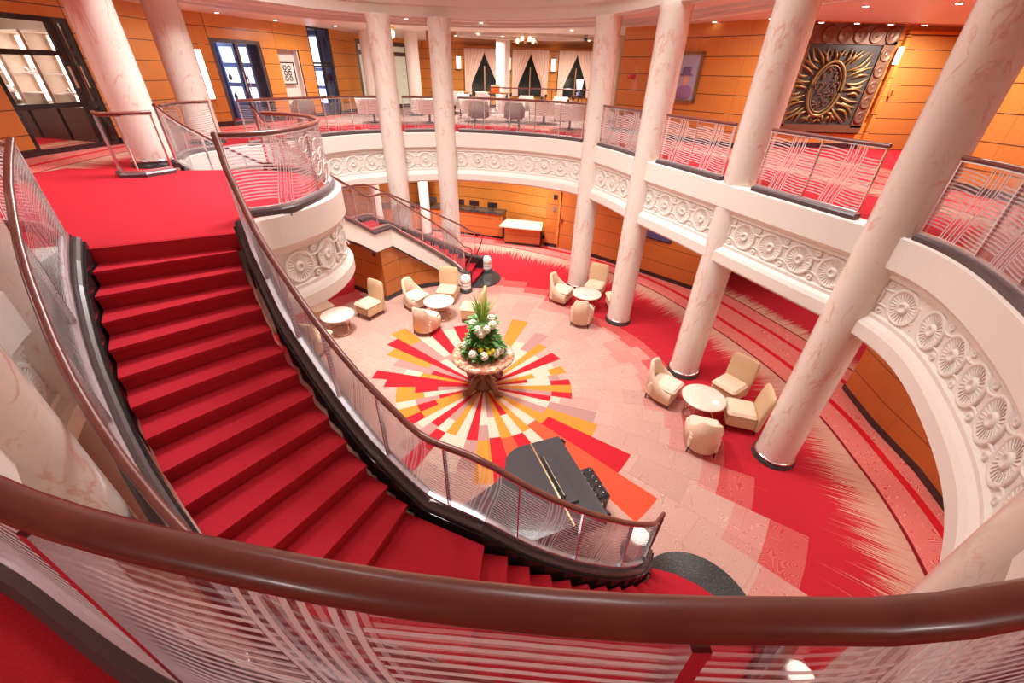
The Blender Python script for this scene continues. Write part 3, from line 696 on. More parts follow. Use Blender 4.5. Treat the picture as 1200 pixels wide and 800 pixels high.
# ------------------------------------------------------------------ doors and windows on the gallery
def frame_between(o, a, b, z0, z1, th=.07, verts=(), bars=(), m=m_bronze, name='door_frame', glass=m_glass, dpt=.09):
    a, b = Vector(a), Vector(b); L = (b-a).length; rz = math.atan2(b.y-a.y, b.x-a.x)
    M = Matrix.Translation((a.x, a.y, 0)) @ Matrix.Rotation(rz, 4, 'Z')
    mb = MB()
    for x in (th/2, L-th/2)+tuple(v*L for v in verts): mb.box((x,0,(z0+z1)/2), (th,dpt,z1-z0), M=M)
    for z in (z0+th/2, z1-th/2)+tuple(bars): mb.box((L/2,0,z), (L,dpt*.95,th), M=M)
    mb.build(name, m, o)
    if glass: MB().box((L/2,0,(z0+z1)/2), (L-th,.012,z1-z0-th), M=M).build('glass_pane', glass, o)
    return M, L
# shop with display
d1 = thing('door_1', None, None); d1['kind'] = 'structure'
M, L = frame_between(d1, (-9.45,8.66), (-9.18,10.32), G, EYE+.69, .09, (.80,.86), (EYE+.10, EYE-.78), m_black)
for x in (.77, .9): MB().box((x*L,-.09,EYE-.3), (.03,.03,.38), M=M).build('door_handle', m_chrome, d1)
def room(pts, z0, z1, name, m):
    return wall(pts, z0, z1, name, m, base=False)
room([(-9.5,8.2),(-13.0,8.0),(-13.0,11.9),(-9.25,10.9)], G, TOP, 'wall_shop', m_shopw)
def cabinet(x, y, rz, label):
    o = thing('display_cabinet', label, 'cabinet', (x, y, G), rz)
    MB().box((0,0,.35), (.9,.38,.7)).build('drawer_base', m_bronze, o)
    MB().box((0,.17,1.4), (.9,.03,1.35)).box((-.44,0,1.4), (.03,.36,1.35)).box((.44,0,1.4), (.03,.36,1.35)).box((0,0,2.08), (.9,.38,.05)).build('carcass', m_shopw, o)
    for z in (.95, 1.32, 1.68): MB().box((0,0,z), (.86,.34,.02)).build('shelf', m_white, o)
    MB().box((0,.15,1.4), (.6,.01,1.25)).build('lit_back_panel', m_shopl, o)
    return o
cabs = [(-11.9,11.2,-.27),(-10.95,10.95,-.27),(-10.0,10.7,-.27)]
for i, (x, y, rz) in enumerate(cabs): cabinet(x, y, rz, ('lit jewellery cabinet inside the left shop, leftmost of the row','lit jewellery cabinet inside the left shop, middle of the row','lit jewellery cabinet inside the left shop, rightmost of the row')[i])
def dish(x, y, z, n, label):
    o = thing('jewellery_display', label, 'display', (x, y, z))
    MB().lathe([(.16,0),(.17,.02),(.1,.03)], 16).build('tray', m_white, o)
    for i in range(n):
        a = 2*PI*i/n; MB().lathe([(.0,0),(.03,.02),(.035,.06),(.02,.09),(0,.1)], 8, c=(.1*math.cos(a),.1*math.sin(a),.02)).build('ornament', m_chrome, o)
    return o
dish(-11.9,11.15,G+.96,5,'silver ornaments in the cabinet farthest left in the shop')
dish(-10.95,10.9,G+1.33,4,'silver ornaments in the middle cabinet of the shop')
dish(-10.0,10.65,G+.96,4,'silver ornaments in the shop cabinet nearest the door handles')
# double doors to the blue-lit boutique
d2 = thing('door_2', None, None); d2['kind'] = 'structure'
M, L = frame_between(d2, (-8.86,14.3), (-8.28,15.95), G, EYE+.62, .1, (.5,), (), m_kerb)
for x in (.46, .54): MB().box((x*L,-.08,EYE-.45), (.025,.03,.5), M=M).build('door_handle', m_chrome, d2)
room([(-9.3,14.5),(-12.2,14.4),(-11.9,17.6),(-8.15,16.45)], G, TOP, 'wall_boutique', m_blue)
def poster(name, label, a, b, z0, z1, m_in, mf, off=.05, inset=.05):
    a, b = Vector(a), Vector(b); L = (b-a).length; rz = math.atan2(b.y-a.y, b.x-a.x)
    M = Matrix.Translation((a.x, a.y, 0)) @ Matrix.Rotation(rz, 4, 'Z'); o = thing(name, label, 'picture', (0,0,0))
    mb = MB()
    for x in (inset/2, L-inset/2): mb.box((x,-off,(z0+z1)/2), (inset,.05,z1-z0), M=M)
    for z in (z0+inset/2, z1-inset/2): mb.box((L/2,-off,z), (L,.05,inset), M=M)
    mb.build('frame', mf, o); MB().box((L/2,-off+.01,(z0+z1)/2), (L-inset,.02,z1-z0-inset), M=M).build('picture_panel', m_in, o); return o, M, L
for i, (x, y, rz, lb) in enumerate(((-10.6,16.75,-.33,'bright boutique display case seen through the left door leaf'),(-9.25,16.35,-.33,'bright boutique display case seen through the right door leaf'))):
    o = thing('display_case', lb, 'display case', (x, y, G), rz)
    MB().box((0,0,1.1), (1.3,.3,2.2)).build('carcass', m_blue, o)
    for z in (.75, 1.3, 1.85):
        MB().box((-.3,-.16,z), (.5,.02,.42)).build('lit_panel', m_shopb, o); MB().box((.33,-.16,z), (.48,.02,.42)).build('lit_panel', m_shopb, o)
    for z in (.8, 1.35):
        for x_ in (-.35, .3): MB().lathe([(.04,0),(.06,.05),(.05,.12),(.02,.16),(.02,.2),(0,.2)], 10, c=(x_,-.24,z-.2)).build('trinket', m_bronze, o)
# lit niche with a framed print
n1 = MB().sweep([(-8.05,16.5,0),(-8.35,16.7,0),(-8.0,17.55,0),(-7.75,17.4,0)], [(-.03,G),(.03,G),(.03,TOP),(-.03,TOP)][::-1]); struct('wall_niche', n1, m_white)
over((-8.05,16.5), (-7.75,17.4), EYE+.45, 'wall_over_niche')
o, M, L = poster('framed_print', 'black and white print in a thin dark frame inside the lit niche', (-8.27,16.75), (-8.02,17.35), EYE-.55, EYE+.1, m_white, m_black, .08, .03)
mb = MB()
for i in range(3):
    for j in range(2):
        c = Vector((L/2+(j-.5)*.18, -.10, EYE-.22+(i-1)*.16)); mb.tube([(c.x+.06*math.cos(2*PI*k/12), c.y, c.z+.06*math.sin(2*PI*k/12)) for k in range(12)], .014, 5, closed=True, M=M)
mb.build('scroll_motif', m_black, o)
# tall bright window
w1 = thing('window_1', None, None); w1['kind'] = 'structure'
frame_between(w1, (-7.55,17.95), (-7.15,18.9), G, TOP, .06, (.5,), (EYE-.0, EYE+.1), m_black, 'window_frame')
room([(-7.9,17.6),(-10.2,18.4),(-9.9,20.6),(-7.1,19.6)], G, TOP, 'wall_window_shop', m_blue)
o = thing('lightbox_shelving', 'bright lit shelving behind the tall narrow window', 'shelving', (-8.45,19.75,G), -.34)
MB().box((0,0,1.3), (1.7,.2,2.6)).build('back_panel', m_blue, o)
for x_ in (-.5, .0, .5):
    for z in (.6, 1.2, 1.8, 2.3): MB().box((x_,-.12,z), (.42,.03,.48)).build('lit_panel', m_shopb, o)
for a, b, lb in (((-9.1,12.9),(-9.27,13.5),'pale lit picture panel on the wood wall left of the double doors'),):
    poster('lit_picture', lb, (-9.24,13.72), (-9.02,14.06), EYE-.9, EYE+.35, m_shopl, m_gold, .1, .03)
# frosted glass doors
d3 = thing('door_3', None, None); d3['kind'] = 'structure'
frame_between(d3, (-6.95,21.1), (-5.35,23.8), G, EYE+1.0, .16, (.36, .5), (EYE+.55,), m_bronze, 'door_frame', m_pale)
# right: door beside the artwork
d4 = thing('door_4', None, None); d4['kind'] = 'structure'
MB().box((10.35,12.84,(G+6.83)/2), (1.4,.06,6.83-G)).build('door_leaf', m_wooddoor, d4)
mb = MB(); mb.box((9.60,12.82,(G+6.86)/2), (.10,.12,6.86-G)); mb.box((10.35,12.82,6.88), (1.6,.12,.08)); mb.build('door_frame', m_wood, d4)
MB().box((9.76,12.75,EYE-.25), (.05,.06,.14)).build('door_handle', m_chrome, d4)
o = thing('wall_lamp', 'slim glowing wall lamp beside the panelled door', 'lamp', (9.5,12.72,EYE+.55)); MB().box((0,0,0), (.09,.08,.36)).build('lamp_shade', m_lamp, o); MB().box((0,.04,-.55), (.06,.04,1.5)).build('back_plate', m_wood2, o)
d5 = thing('door_5', None, None); d5['kind'] = 'structure'
MB().box((0,0,1.25), (.86,.06,2.5), M=Matrix.Translation((2.1,15.74,0)) @ Matrix.Rotation(-.54, 4, 'Z')).build('door_leaf', m_wood2, d5)
M = Matrix.Translation((2.1,15.72,0)) @ Matrix.Rotation(-.54, 4, 'Z'); mb = MB()
for x in (-.47,.47): mb.box((x,0,1.3), (.08,.12,2.6), M=M)
mb.box((0,0,2.6), (1.02,.12,.1), M=M); mb.box((0,0,2.8), (1.02,.1,.32), M=M); mb.build('door_frame', m_wood, d5)
MB().box((-.36,-.06,1.1), (.04,.05,.2), M=M).build('door_handle', m_chrome, d5)
# lift call plate, emergency box
o = MB().box((0,0,0), (.13,.02,.2)).box((0,-.012,.03), (.06,.01,.06)).build('call_plate', m_chrome); o.location = (1.50,15.99,1.5); o.rotation_euler = (0,0,-.36); tag(o, 'steel lift call plate on the pier beside the reception desk', 'switch plate')
o = MB().box((0,0,0), (.13,.02,.16)).build('notice_plate', m_black); o.location = (1.49,15.98,1.95); o.rotation_euler = (0,0,-.36); tag(o, 'small black notice plate above the steel call plate', 'sign')
pa = math.atan2(13.95-15.2, 4.3-2.86)
o = thing('exit_sign', 'small green emergency sign high on the lower wall near the wooden door', 'sign', (3.05,14.93,2.36), pa); MB().box((0,0,0), (.34,.05,.17)).build('sign_box', m_black, o)
MB().box((-.08,-.03,0), (.1,.01,.11)).box((.02,-.03,0), (.05,.01,.05)).box((.1,-.03,0), (.06,.01,.1)).build('sign_symbol', m_green, o)
o = thing('wall_screen', 'dark landscape screen on the lower wall behind the far lounge group', 'screen', (4.75,13.38,1.55), pa); MB().box((0,0,0), (.95,.06,.55)).build('bezel', m_black, o); MB().box((0,-.035,0), (.87,.01,.47)).build('display', mat('screen_blue', (.08,.07,.2), .1), o)

# ------------------------------------------------------------------ portrait, relief, red sign
pv = Vector((5.9-3.2, 12.3-15.4)); pang = math.atan2(pv.y, pv.x)
def onwall(s): return (3.2+pv.x*s, 15.4+pv.y*s)
m_pf = mat('gilt_frame', (.30,.20,.09), .4, .6)
o, M, L = poster('framed_portrait', 'gilt-framed portrait of a figure in a mauve hat and coat', onwall(.463), onwall(.65), EYE-.62, EYE+.56, mat('portrait_sky', (.45,.48,.66), .6), m_pf, .09, .07)
MB().lathe([(0,0),(.20,.03),(.27,.14),(.22,.3),(.09,.36),(0,.37)], 24, M=M @ Matrix.Translation((L/2,-.085,EYE-.56)), sy=.08).build('painted_coat', mat('painted_mauve', (.35,.22,.45), .6), o)
MB().lathe([(0,0),(.08,.03),(.11,.12),(.10,.22),(.05,.28),(0,.29)], 24, M=M @ Matrix.Translation((L/2-.02,-.09,EYE-.24)), sy=.1).build('painted_face', mat('painted_skin', (.75,.45,.36), .6), o)
MB().lathe([(.19,0),(.20,.02),(.13,.04),(.12,.18),(.09,.2),(0,.2)], 24, M=M @ Matrix.Translation((L/2-.02,-.1,EYE+.02)), sy=.12).build('painted_hat', mat('painted_hat', (.22,.15,.32), .6), o)
M = Matrix.Translation((*onwall(.10), EYE-.05)) @ Matrix.Rotation(pang, 4, 'Z')
mb = MB()
for k in range(3): mb.tube([(.045*math.cos(t_*2*PI/10+k)-.07+.07*k, -.07, .05*math.sin(t_*2*PI/10)) for t_ in range(10)], .014, 5, closed=True, M=M)
mb.tube([(.1,-.07,.07),(.12,-.07,-.01),(.16,-.07,.07)], .014, 5, M=M).tube([(.12,-.07,-.01),(.12,-.07,-.07)], .014, 5, M=M)
o = mb.build('wall_sign', m_signred); tag(o, 'small red lettered sign on the wood wall between two columns', 'sign')
# bronze relief
o = thing('relief_artwork', 'large bronze relief with an oval medallion and flame-shaped leaves', 'artwork', (8.03,12.83,EYE-.03)); o.scale = (.82,.9,.87)
m_rb = mat('relief_bronze', (.20,.10,.06), .4, .3); m_rg = mat('relief_gold', (.30,.20,.08), .42, .5)
W0, W1 = -.95, 1.35
MB().box((.2,0,.0), (2.9,.06,2.75)).build('back_panel', mat('relief_dark', (.06,.055,.05), .35), o)
mb = MB(); mb.box((.2,-.05,1.14), (2.9,.05,.46)); mb.box((1.45,-.05,-.1), (.36,.05,2.2)); mb.box((-1.1,-.05,-.1), (.3,.05,2.2)); mb.box((.2,-.05,-1.24), (2.9,.05,.2)); mb.build('border', m_rb, o)
mb = MB(); Mx = Matrix.Rotation(PI/2, 4, 'X')
ringp = [(.20,0),(.20,.025),(.17,.035),(.15,.02),(.11,.03),(.09,.012),(.05,.03),(0,.035)]
for i in range(6): mb.lathe(ringp, 18, M=Matrix.Translation((-1.0+.48*i,-.075,1.13)) @ Mx)
for i in range(5): mb.lathe([(a*.8, b) for a, b in ringp], 18, M=Matrix.Translation((1.45,-.075,.68-.4*i)) @ Mx)
mb.build('roundels', m_rb, o)
mb = MB()
mb.tube([(.0+.50*math.cos(2*PI*k/40), -.07, -.2+.70*math.sin(2*PI*k/40)) for k in range(40)], .045, 8, closed=True)
mb.tube([(.0+.41*math.cos(2*PI*k/40), -.06, -.2+.60*math.sin(2*PI*k/40)) for k in range(40)], .02, 8, closed=True)
mb.build('oval_frame', m_rg, o)
mb = MB(); rr = random.Random(5)
for i in range(90):
    a = rr.random()*2*PI; q = math.sqrt(rr.random()); x, z = .36*q*math.cos(a), -.2+.54*q*math.sin(a); b = rr.random()*PI
    mb.tube([(x-.05*math.cos(b),-.05,z-.05*math.sin(b)),(x,-.07,z),(x+.05*math.cos(b),-.05,z+.05*math.sin(b))], [.006,.018,.004], 5)
mb.build('foliage_medallion', m_rb, o)
mb = MB()
for i in range(52):
    a = 2*PI*i/52+.1; c, s_ = math.cos(a), math.sin(a); q = .0 if i % 2 else .16
    ex = min(1.28/max(abs(c), .01), (1.08 if s_ > 0 else .92)/max(abs(s_), .01), 1.45)
    r1 = .60+q; r3_ = max(r1+.12, ex-.06-q*.4); r2_ = (r1+r3_)/2; wv = .05 if i % 4 < 2 else -.05
    pts = [(r1*c, -.055, -.2+(r1+.14)*s_*.98), (r2_*c+wv*s_, -.075, -.2+r2_*s_-wv*c), (r3_*c-wv*s_*.6, -.06, -.2+r3_*s_+wv*c*.6)]
    mb.tube(spline(pts, 4), [.012,.024,.034,.04,.04,.034,.026,.016,.005], 6)
mb.build('flame_leaves', m_rg, o)
# soffit with downlights in front of the relief and wood ceiling beyond
struct('ceiling_soffit', MB().box((8.9,12.6,TOP-.01), (4.4,.5,.02)), m_ceilgloss)

# ------------------------------------------------------------------ restaurant beyond the gallery
def curtain(x0, x1, cxm, label):
    o = thing('window_drapes', label, 'curtain', ((x0+x1)/2,24.75,G)); w = (x1-x0)/2; z0, z1 = .55, 2.52
    MB().box((0,.12,(z0+z1)/2), (x1-x0,.04,z1-z0)).build('window_glass', m_night, o)
    mb = MB(); mb.box((0,.08,1.1), (.05,.03,1.4)); mb.build('glazing_bar', m_gold, o)
    for sgn in (-1, 1):
        mb = MB(); rows = []; n = 22
        for z in [z0+(z1-z0)*k/14 for k in range(15)]:
            t_ = (z-z0)/(z1-z0); 
            edge_ = w*.52*(1-min(1, t_*1.7))**.6 if t_ < .59 else 0
            inner_ = w*(.66-.5*t_*0) if t_ < .24 else w*.66*(1-(t_-.24)/.66) if t_ < .90 else 0
            row = []
            for k in range(n):
                u = k/(n-1); x = inner_+(w-inner_)*u; row.append((sgn*x, -.02+.035*math.sin(u*38), z))
            rows.append(row)
        v = [p for r_ in rows for p in r_]; m_ = 15
        mb.add(v, [[a*n+b, a*n+b+1, (a+1)*n+b+1, (a+1)*n+b] for a in range(m_-1) for b in range(n-1)], smooth=True)
        mb.add([(p[0], p[1]+.02, p[2]) for p in v], [[(a+1)*n+b, (a+1)*n+b+1, a*n+b+1, a*n+b] for a in range(m_-1) for b in range(n-1)], smooth=True)
        mb.build('drape', m_blueg, o)
    MB().box((0,-.02,2.56), (x1-x0,.1,.08)).build('pelmet', m_wood2, o)
    return o
curtain(-2.75,-.75,0,'draped restaurant window left of the slim cream column')
curtain(-.35,1.45,0,'draped restaurant window between the slim column and the right sconce')
curtain(1.95,3.75,0,'draped restaurant window farthest right beside the glowing table lamp')
for x, lb in ((-3.05,'glowing restaurant wall sconce left of the first draped window'),(-.55,'glowing restaurant wall sconce beside the slim cream column'),(1.7,'glowing restaurant wall sconce between the two right draped windows')):
    o = thing('wall_sconce', lb, 'lamp', (x,24.84,EYE+.32)); MB().box((0,0,0), (.2,.12,.5)).build('lamp_shade', m_lamp, o); MB().box((0,.01,.28), (.24,.16,.05)).box((0,.01,-.28), (.24,.16,.05)).build('bracket', m_bronze, o)
o = thing('table_lamp', 'glowing white lamp on a blue base in front of the right draped window', 'lamp', (2.75,22.0,G+.75))
MB().lathe([(.12,0),(.12,.12),(.04,.15),(.04,.2)], 14).build('lamp_base', m_blue, o); MB().lathe([(.10,.2),(.15,.5),(.16,.62)], 16).build('lamp_shade', m_lamp, o)
o = thing('side_table', 'round dark side table carrying the glowing table lamp', 'table', (2.75,22.0,G)); MB().lathe([(.3,.71),(.3,.75)], 20).build('table_top', m_wood2, o); MB().lathe([(.2,0),(.05,.04),(.04,.71)], 14).build('pedestal', m_bronze, o)
# chandelier
o = thing('chandelier', 'golden crystal chandelier glowing below the restaurant ceiling', 'chandelier', (.2,19.2,TOP))
MB().lathe([(.16,-.06),(.16,0)], 20).build('ceiling_plate', m_gold, o)
for k in range(16):
    a = 2*PI*k/8; r = .42 if k < 8 else .22
    MB().lathe([(0,0),(.05,.02),(.06,.08),(.03,.13),(0,.14)], 8, c=(r*math.cos(a+.2*(k > 7)), r*math.sin(a+.2*(k > 7)), -.26+.06*(k > 7))).build('glass_drop', m_warm if k % 2 else m_gold, o)
o = thing('ceiling_lantern', 'round glass ceiling lantern seen between the far marble columns', 'lamp', (-4.55,17.3,TOP))
MB().lathe([(.3,-.06),(.3,0)], 20).build('ceiling_plate', m_gold, o); MB().lathe([(.12,-.34),(.26,-.30),(.30,-.2),(.28,-.1)], 20).build('glass_bowl', m_warm, o)
# service counter with plates
def bar_table(x, y, w, label, m=m_wood2):
    o = thing('buffet_table', label, 'table', (x, y, G)); MB().box((0,0,.78), (w,.6,.05)).build('table_top', m, o)
    for sx in (-1, 1):
        for sy in (-1, 1): MB().box((sx*(w/2-.08),sy*.24,.38), (.06,.06,.76)).build('leg', m, o)
    return o
bar_table(-3.05,21.3,1.7,'wooden buffet table with white chairs at the restaurant left'); bar_table(-1.2,21.6,1.5,'wooden buffet table carrying the orange box')
o = MB().box((0,0,.14), (.4,.3,.28), bev=.02).build('orange_box', mat('orange_plastic', (.85,.22,.04), .4)); o.location = (-1.05,21.6,G+.805); tag(o, 'bright orange box on the buffet table', 'box')
# clothed dining tables with white chairs
def dining_table(x, y, label):
    o = thing('dining_table', label, 'table', (x, y, G), 0, 'round dining tables under white cloths'); MB().lathe([(.3,0),(.04,.05),(.04,.70)], 12).build('pedestal', m_bronze, o)
    MB().lathe([(.52,.30),(.53,.5),(.56,.72),(.55,.745),(0,.75)], 24).build('tablecloth', m_cloth, o); return o
tl = [(-5.0,16.2,'white-clothed table seen through the railing left of the far pair of columns'),(-3.15,16.6,'white-clothed table seen through the railing between the far pair of columns'),(-1.6,17.4,'white-clothed table behind the left grey tub chair'),(-.3,17.6,'white-clothed table behind the right grey tub chair'),(.95,17.2,'white-clothed table behind the railing right of the tub chairs'),(1.75,15.7,'white-clothed table nearest the marble column by the red sign')]
t0 = dining_table(*tl[0])
for x, y, lb in tl[1:]: dup(t0, (x, y, G), 0, lb)
def cup_set(x, y, z, label):
    o = thing('place_setting', label, 'tableware', (x, y, z)); MB().lathe([(.05,0),(.12,.012),(.12,.016),(0,.01)], 16).build('plate', m_white, o)
    MB().lathe([(.03,0),(.01,.02),(.01,.08),(.04,.12),(.045,.2),(.04,.2),(.0,.1)], 12, c=(.17,.02,0)).build('wine_glass', m_screen, o)
    MB().lathe([(.02,0),(.05,.02),(.035,.12),(.0,.13)], 8, c=(.02,.02,.012)).build('napkin', m_black, o); return o
for i, (x, y, lb) in enumerate(tl):
    cup_set(x-.15, y-.2, G+.75, 'place setting on the '+lb.replace('white-clothed table', 'white cloth')[:70]) if i > 1 else None
def tub_chair(label, m, loc, rz, cat='chair', name='tub_chair', h=.80):
    o = thing(name, label, cat, loc, rz); n = 22; pr = []
    mb = MB(); vs = []; 
    for k in range(n+1):
        a = PI*(-.15+1.3*k/n); hh = h if .2*PI < a < .8*PI else h-.12*min(1, min(abs(a-.2*PI), abs(a-.8*PI))/.3)
        c, s_ = math.cos(a), math.sin(a)
        for r, z in ((.30,.38),(.33,.38),(.335,hh-.04),(.315,hh),(.285,hh-.03),(.27,.38)): vs.append((r*c, r*s_*1.0, z))
    fs = [[i*6+j, (i+1)*6+j, (i+1)*6+(j+1) % 6, i*6+(j+1) % 6] for i in range(n) for j in range(6)]
    mb.add(vs, fs, smooth=True).add(vs[:6], [[5,4,3,2,1,0]]).add(vs[-6:], [[0,1,2,3,4,5]]); mb.build('backrest', m, o)
    MB().lathe([(.27,.34),(.29,.38),(.29,.44),(.25,.47),(0,.475)], 24).build('seat', m, o)
    for a in (.8, 2.3, 3.95, 5.5): MB().tube([(.24*math.cos(a),.24*math.sin(a),0),(.2*math.cos(a),.2*math.sin(a),.36)], [.012,.02], 8).build('leg', m_black, o)
    return o
tc = tub_chair('left of the two grey tub chairs behind the far gallery railing', m_grey, (-1.25,15.0,G), PI+.1)
dup(tc, (-.12,14.95,G), PI-.1, 'right of the two grey tub chairs behind the far gallery railing')
dup(tc, (-6.25,13.6,G), PI+.7, 'brown-grey tub chair behind the railing left of the far columns')
wc = tub_chair('white dining chair behind the far railing, leftmost beside the tub chairs', m_cloth, (-2.1,18.4,G), PI, name='dining_chair', h=.85); wc['group'] = 'white dining chairs'
for x, y, lb in ((-3.3,20.5,'white dining chair at the left buffet table, leftmost'),(-2.6,20.5,'white dining chair at the left buffet table, rightmost'),(-1.6,20.8,'white dining chair in front of the buffet table with the orange box'),(.3,18.5,'white dining chair behind the far railing, near the middle'),(1.6,18.2,'white dining chair behind the far railing, toward the yellowish column')):
    dup(wc, (x, y, G), PI, lb)
# inner brass rail of the restaurant
o = thing('restaurant_rail', 'thin dark rail in front of the draped windows', 'railing', (0,20.4,G))
MB().tube([(-1.2,0,1.02),(4.0,0,1.02)], .025, 8).build('handrail', m_rail, o)
for x in (-1.2,.1,1.4,2.7,4.0): MB().tube([(x,0,0),(x,0,1.0)], .018, 8).build('post', m_bronze, o)

# ------------------------------------------------------------------ ceiling fittings
def downlight(x, y, label, z=TOP):
    o = thing('downlight', label, 'ceiling light', (x, y, z), 0, 'small round ceiling downlights')
    MB().lathe([(.075,-.012),(.075,0)], 18).build('trim_ring', m_white, o); MB().lathe([(.05,-.016),(.05,-.005)], 16).build('lens', m_down, o); return o
dls = [(1.66,16.65),(-1.14,14.95),(-3.2,14.5),(-4.5,14.9),(2.9,21.5),(.25,21.3),(2.95,12.9),(4.1,11.2),(4.9,13.2),(5.8,12.15),(6.4,9.9),(-7.9,11.6),(-8.3,14.2),(-7.6,16.0),(-6.3,17.5),(-1.6,19.2),(-2.6,20.6),(-.7,20.2),(7.6,9.3)]
names_ = ['beyond the far railing in line with the tub chairs','above the railing right of the far pair','between the far pair of columns','above the left far column','over the glowing table lamp','behind the chandelier','beside the far right column','over the second right column','left of the portrait wall','at the right end of the portrait wall','in front of the third right column','over the landing column','before the double doors','before the lit niche','before the tall window','left of the chandelier','over the left buffet table','just left behind the chandelier','near the thick right column']
d0 = None
for (x, y), nm in zip(dls, names_):
    if d0 is None: d0 = downlight(x, y, 'small round ceiling downlight '+nm)
    else: dup(d0, (x, y, TOP), 0, 'small round ceiling downlight '+nm)
for x, nm in ((7.9,'leftmost'),(8.75,'second from the left'),(9.55,'third from the left'),(10.35,'rightmost')): dup(d0, (x-.75,12.45,TOP-.02), 0, 'bright downlight above the bronze relief, '+nm+' of four')
for x, y, lb in ((-4.1,14.35,'dark dome security camera above the left far column'),(2.5,19.5,'black box speaker under the ceiling left of the far right column')):
    o = thing('ceiling_device', lb, 'camera' if 'camera' in lb else 'speaker', (x, y, TOP)); MB().lathe([(0,-.14),(.06,-.12),(.08,-.05),(.08,-.03)], 14).build('housing', m_black, o); MB().lathe([(.09,-.03),(.09,0)], 14).build('mounting_plate', m_white, o)

# ------------------------------------------------------------------ reception
RC = spline([(-5.6,17.2),(-4.3,17.45),(-2.9,17.38),(-1.6,17.02),(-.52,16.72)], 6)
o = thing('reception_counter', 'curved wood-panelled reception counter with a dark stone top', 'counter', (0,0,0)); c3 = [(x, y, 0) for x, y in RC]
MB().sweep(c3, [(0,.1),(.5,.1),(.5,1.02),(0,1.02)][::-1]).build('panelled_front', m_woodg, o)
MB().sweep(c3, [(-.08,1.02),(.55,1.02),(.55,1.08),(-.08,1.08)][::-1]).build('counter_top', m_granite, o); MB().sweep(c3, [(.03,0),(.47,0),(.47,.1),(.03,.1)][::-1]).build('plinth', m_black, o)
mpos = [(-3.55,17.75,'left of the two between the marble columns'),(-2.35,17.55,'half hidden behind the right far marble column'),(-1.72,17.4,'second from the right end of the counter'),(-.95,17.15,'at the right end of the counter')]
def monitor(x, y, lb, rz=.25):
    o = thing('monitor', 'black desk monitor '+lb, 'monitor', (x, y, 1.08), rz); MB().box((0,0,.19), (.42,.03,.22), bev=.01).build('screen_housing', m_black, o); MB().tube([(0,.02,.01),(0,.02,.12)], .02, 8).build('stand', m_screen, o); MB().lathe([(.1,0),(.1,.012)], 16).build('foot', m_screen, o)
    return o
mm = monitor(*mpos[0])
for x, y, lb in mpos[1:]: dup(mm, (x, y, 1.08), -.25, 'black desk monitor '+lb)
o = thing('consultation_desk', 'low beige-topped desk at the right end of the reception counter', 'desk', (0,0,0))
dk = [(-.62,15.98),(1.02,15.6),(1.12,16.6),(-.35,17.0)]
MB().prism(dk, .75, .80).build('desk_top', m_tabletop, o)
fr = [(-.42,16.2,0),(1.0,15.9,0)]
MB().sweep(fr, [(0,.1),(.5,.1),(.5,.75),(0,.75)][::-1]).build('panelled_front', m_woodg, o); MB().sweep(fr, [(.03,0),(.47,0),(.47,.1),(.03,.1)][::-1]).build('plinth', m_black, o)
o = thing('telephone', 'small white telephone on the beige consultation desk', 'telephone', (-.3,16.3,.80), .2); MB().box((0,0,.02), (.18,.2,.04), bev=.01).build('base', m_white, o); MB().box((-.06,0,.055), (.05,.2,.03), bev=.01).build('handset', m_white, o)

# ------------------------------------------------------------------ lounge furniture
def scoop_chair(label, loc, rz):
    """low slipper chair whose curved back sweeps down into the seat sides; faces -y"""
    o = thing('scoop_armchair', label, 'armchair', loc, rz); n = 32; vs = []
    for k in range(n+1):
        t_ = -1+2*k/n; a = PI/2+t_*PI*.5        # back centre at +y
        at = abs(t_); x = -.31*math.sin(t_*PI/2)*1.0; y = .32*math.cos(t_*PI/2)
        if at > .55: x = -.31*math.copysign(math.sin(.55*PI/2)+(1-math.sin(.55*PI/2))*min(1, (at-.55)/.2), t_); y = .32*math.cos(.55*PI/2)-(at-.55)*1.12
        h = .86-.02*at if at < .36 else .86-.46*min(1, (at-.36)/.5)**.9*1.0
        h = max(h, .40); lean = .10*(h-.4)
        for dx, zz in ((0.0,.12),(0.0,h-.02),(.35,h),(.8,h-.02),(1.0,h-.05),(1.0,.12)):
            f = 1-.20*dx; fy = .07*dx; yy = y+lean*(zz > .2)*(zz-.12)
            vs.append((x*f, yy-fy*(1 if at < .6 else .2), zz))
    fs = [[i*6+j, i*6+(j+1) % 6, (i+1)*6+(j+1) % 6, (i+1)*6+j] for i in range(n) for j in range(6)]
    MB().add(vs, fs, smooth=True).add(vs[:6], [[0,1,2,3,4,5]]).add(vs[-6:], [[5,4,3,2,1,0]]).build('backrest', m_fabric, o)
    mb = MB(); mb.box((0,-.04,.255), (.52,.56,.27), bev=.03); mb.build('seat_base', m_fabric, o)
    MB().box((0,-.06,.42), (.53,.58,.11), bev=.045).build('cushion', m_fabric2, o)
    for x in (-1, 1):
        for y in (-.28,.22): MB().tube([(x*.24,y,0),(x*.22,y,.13)], [.013,.02], 8).build('leg', m_black, o)
    return o
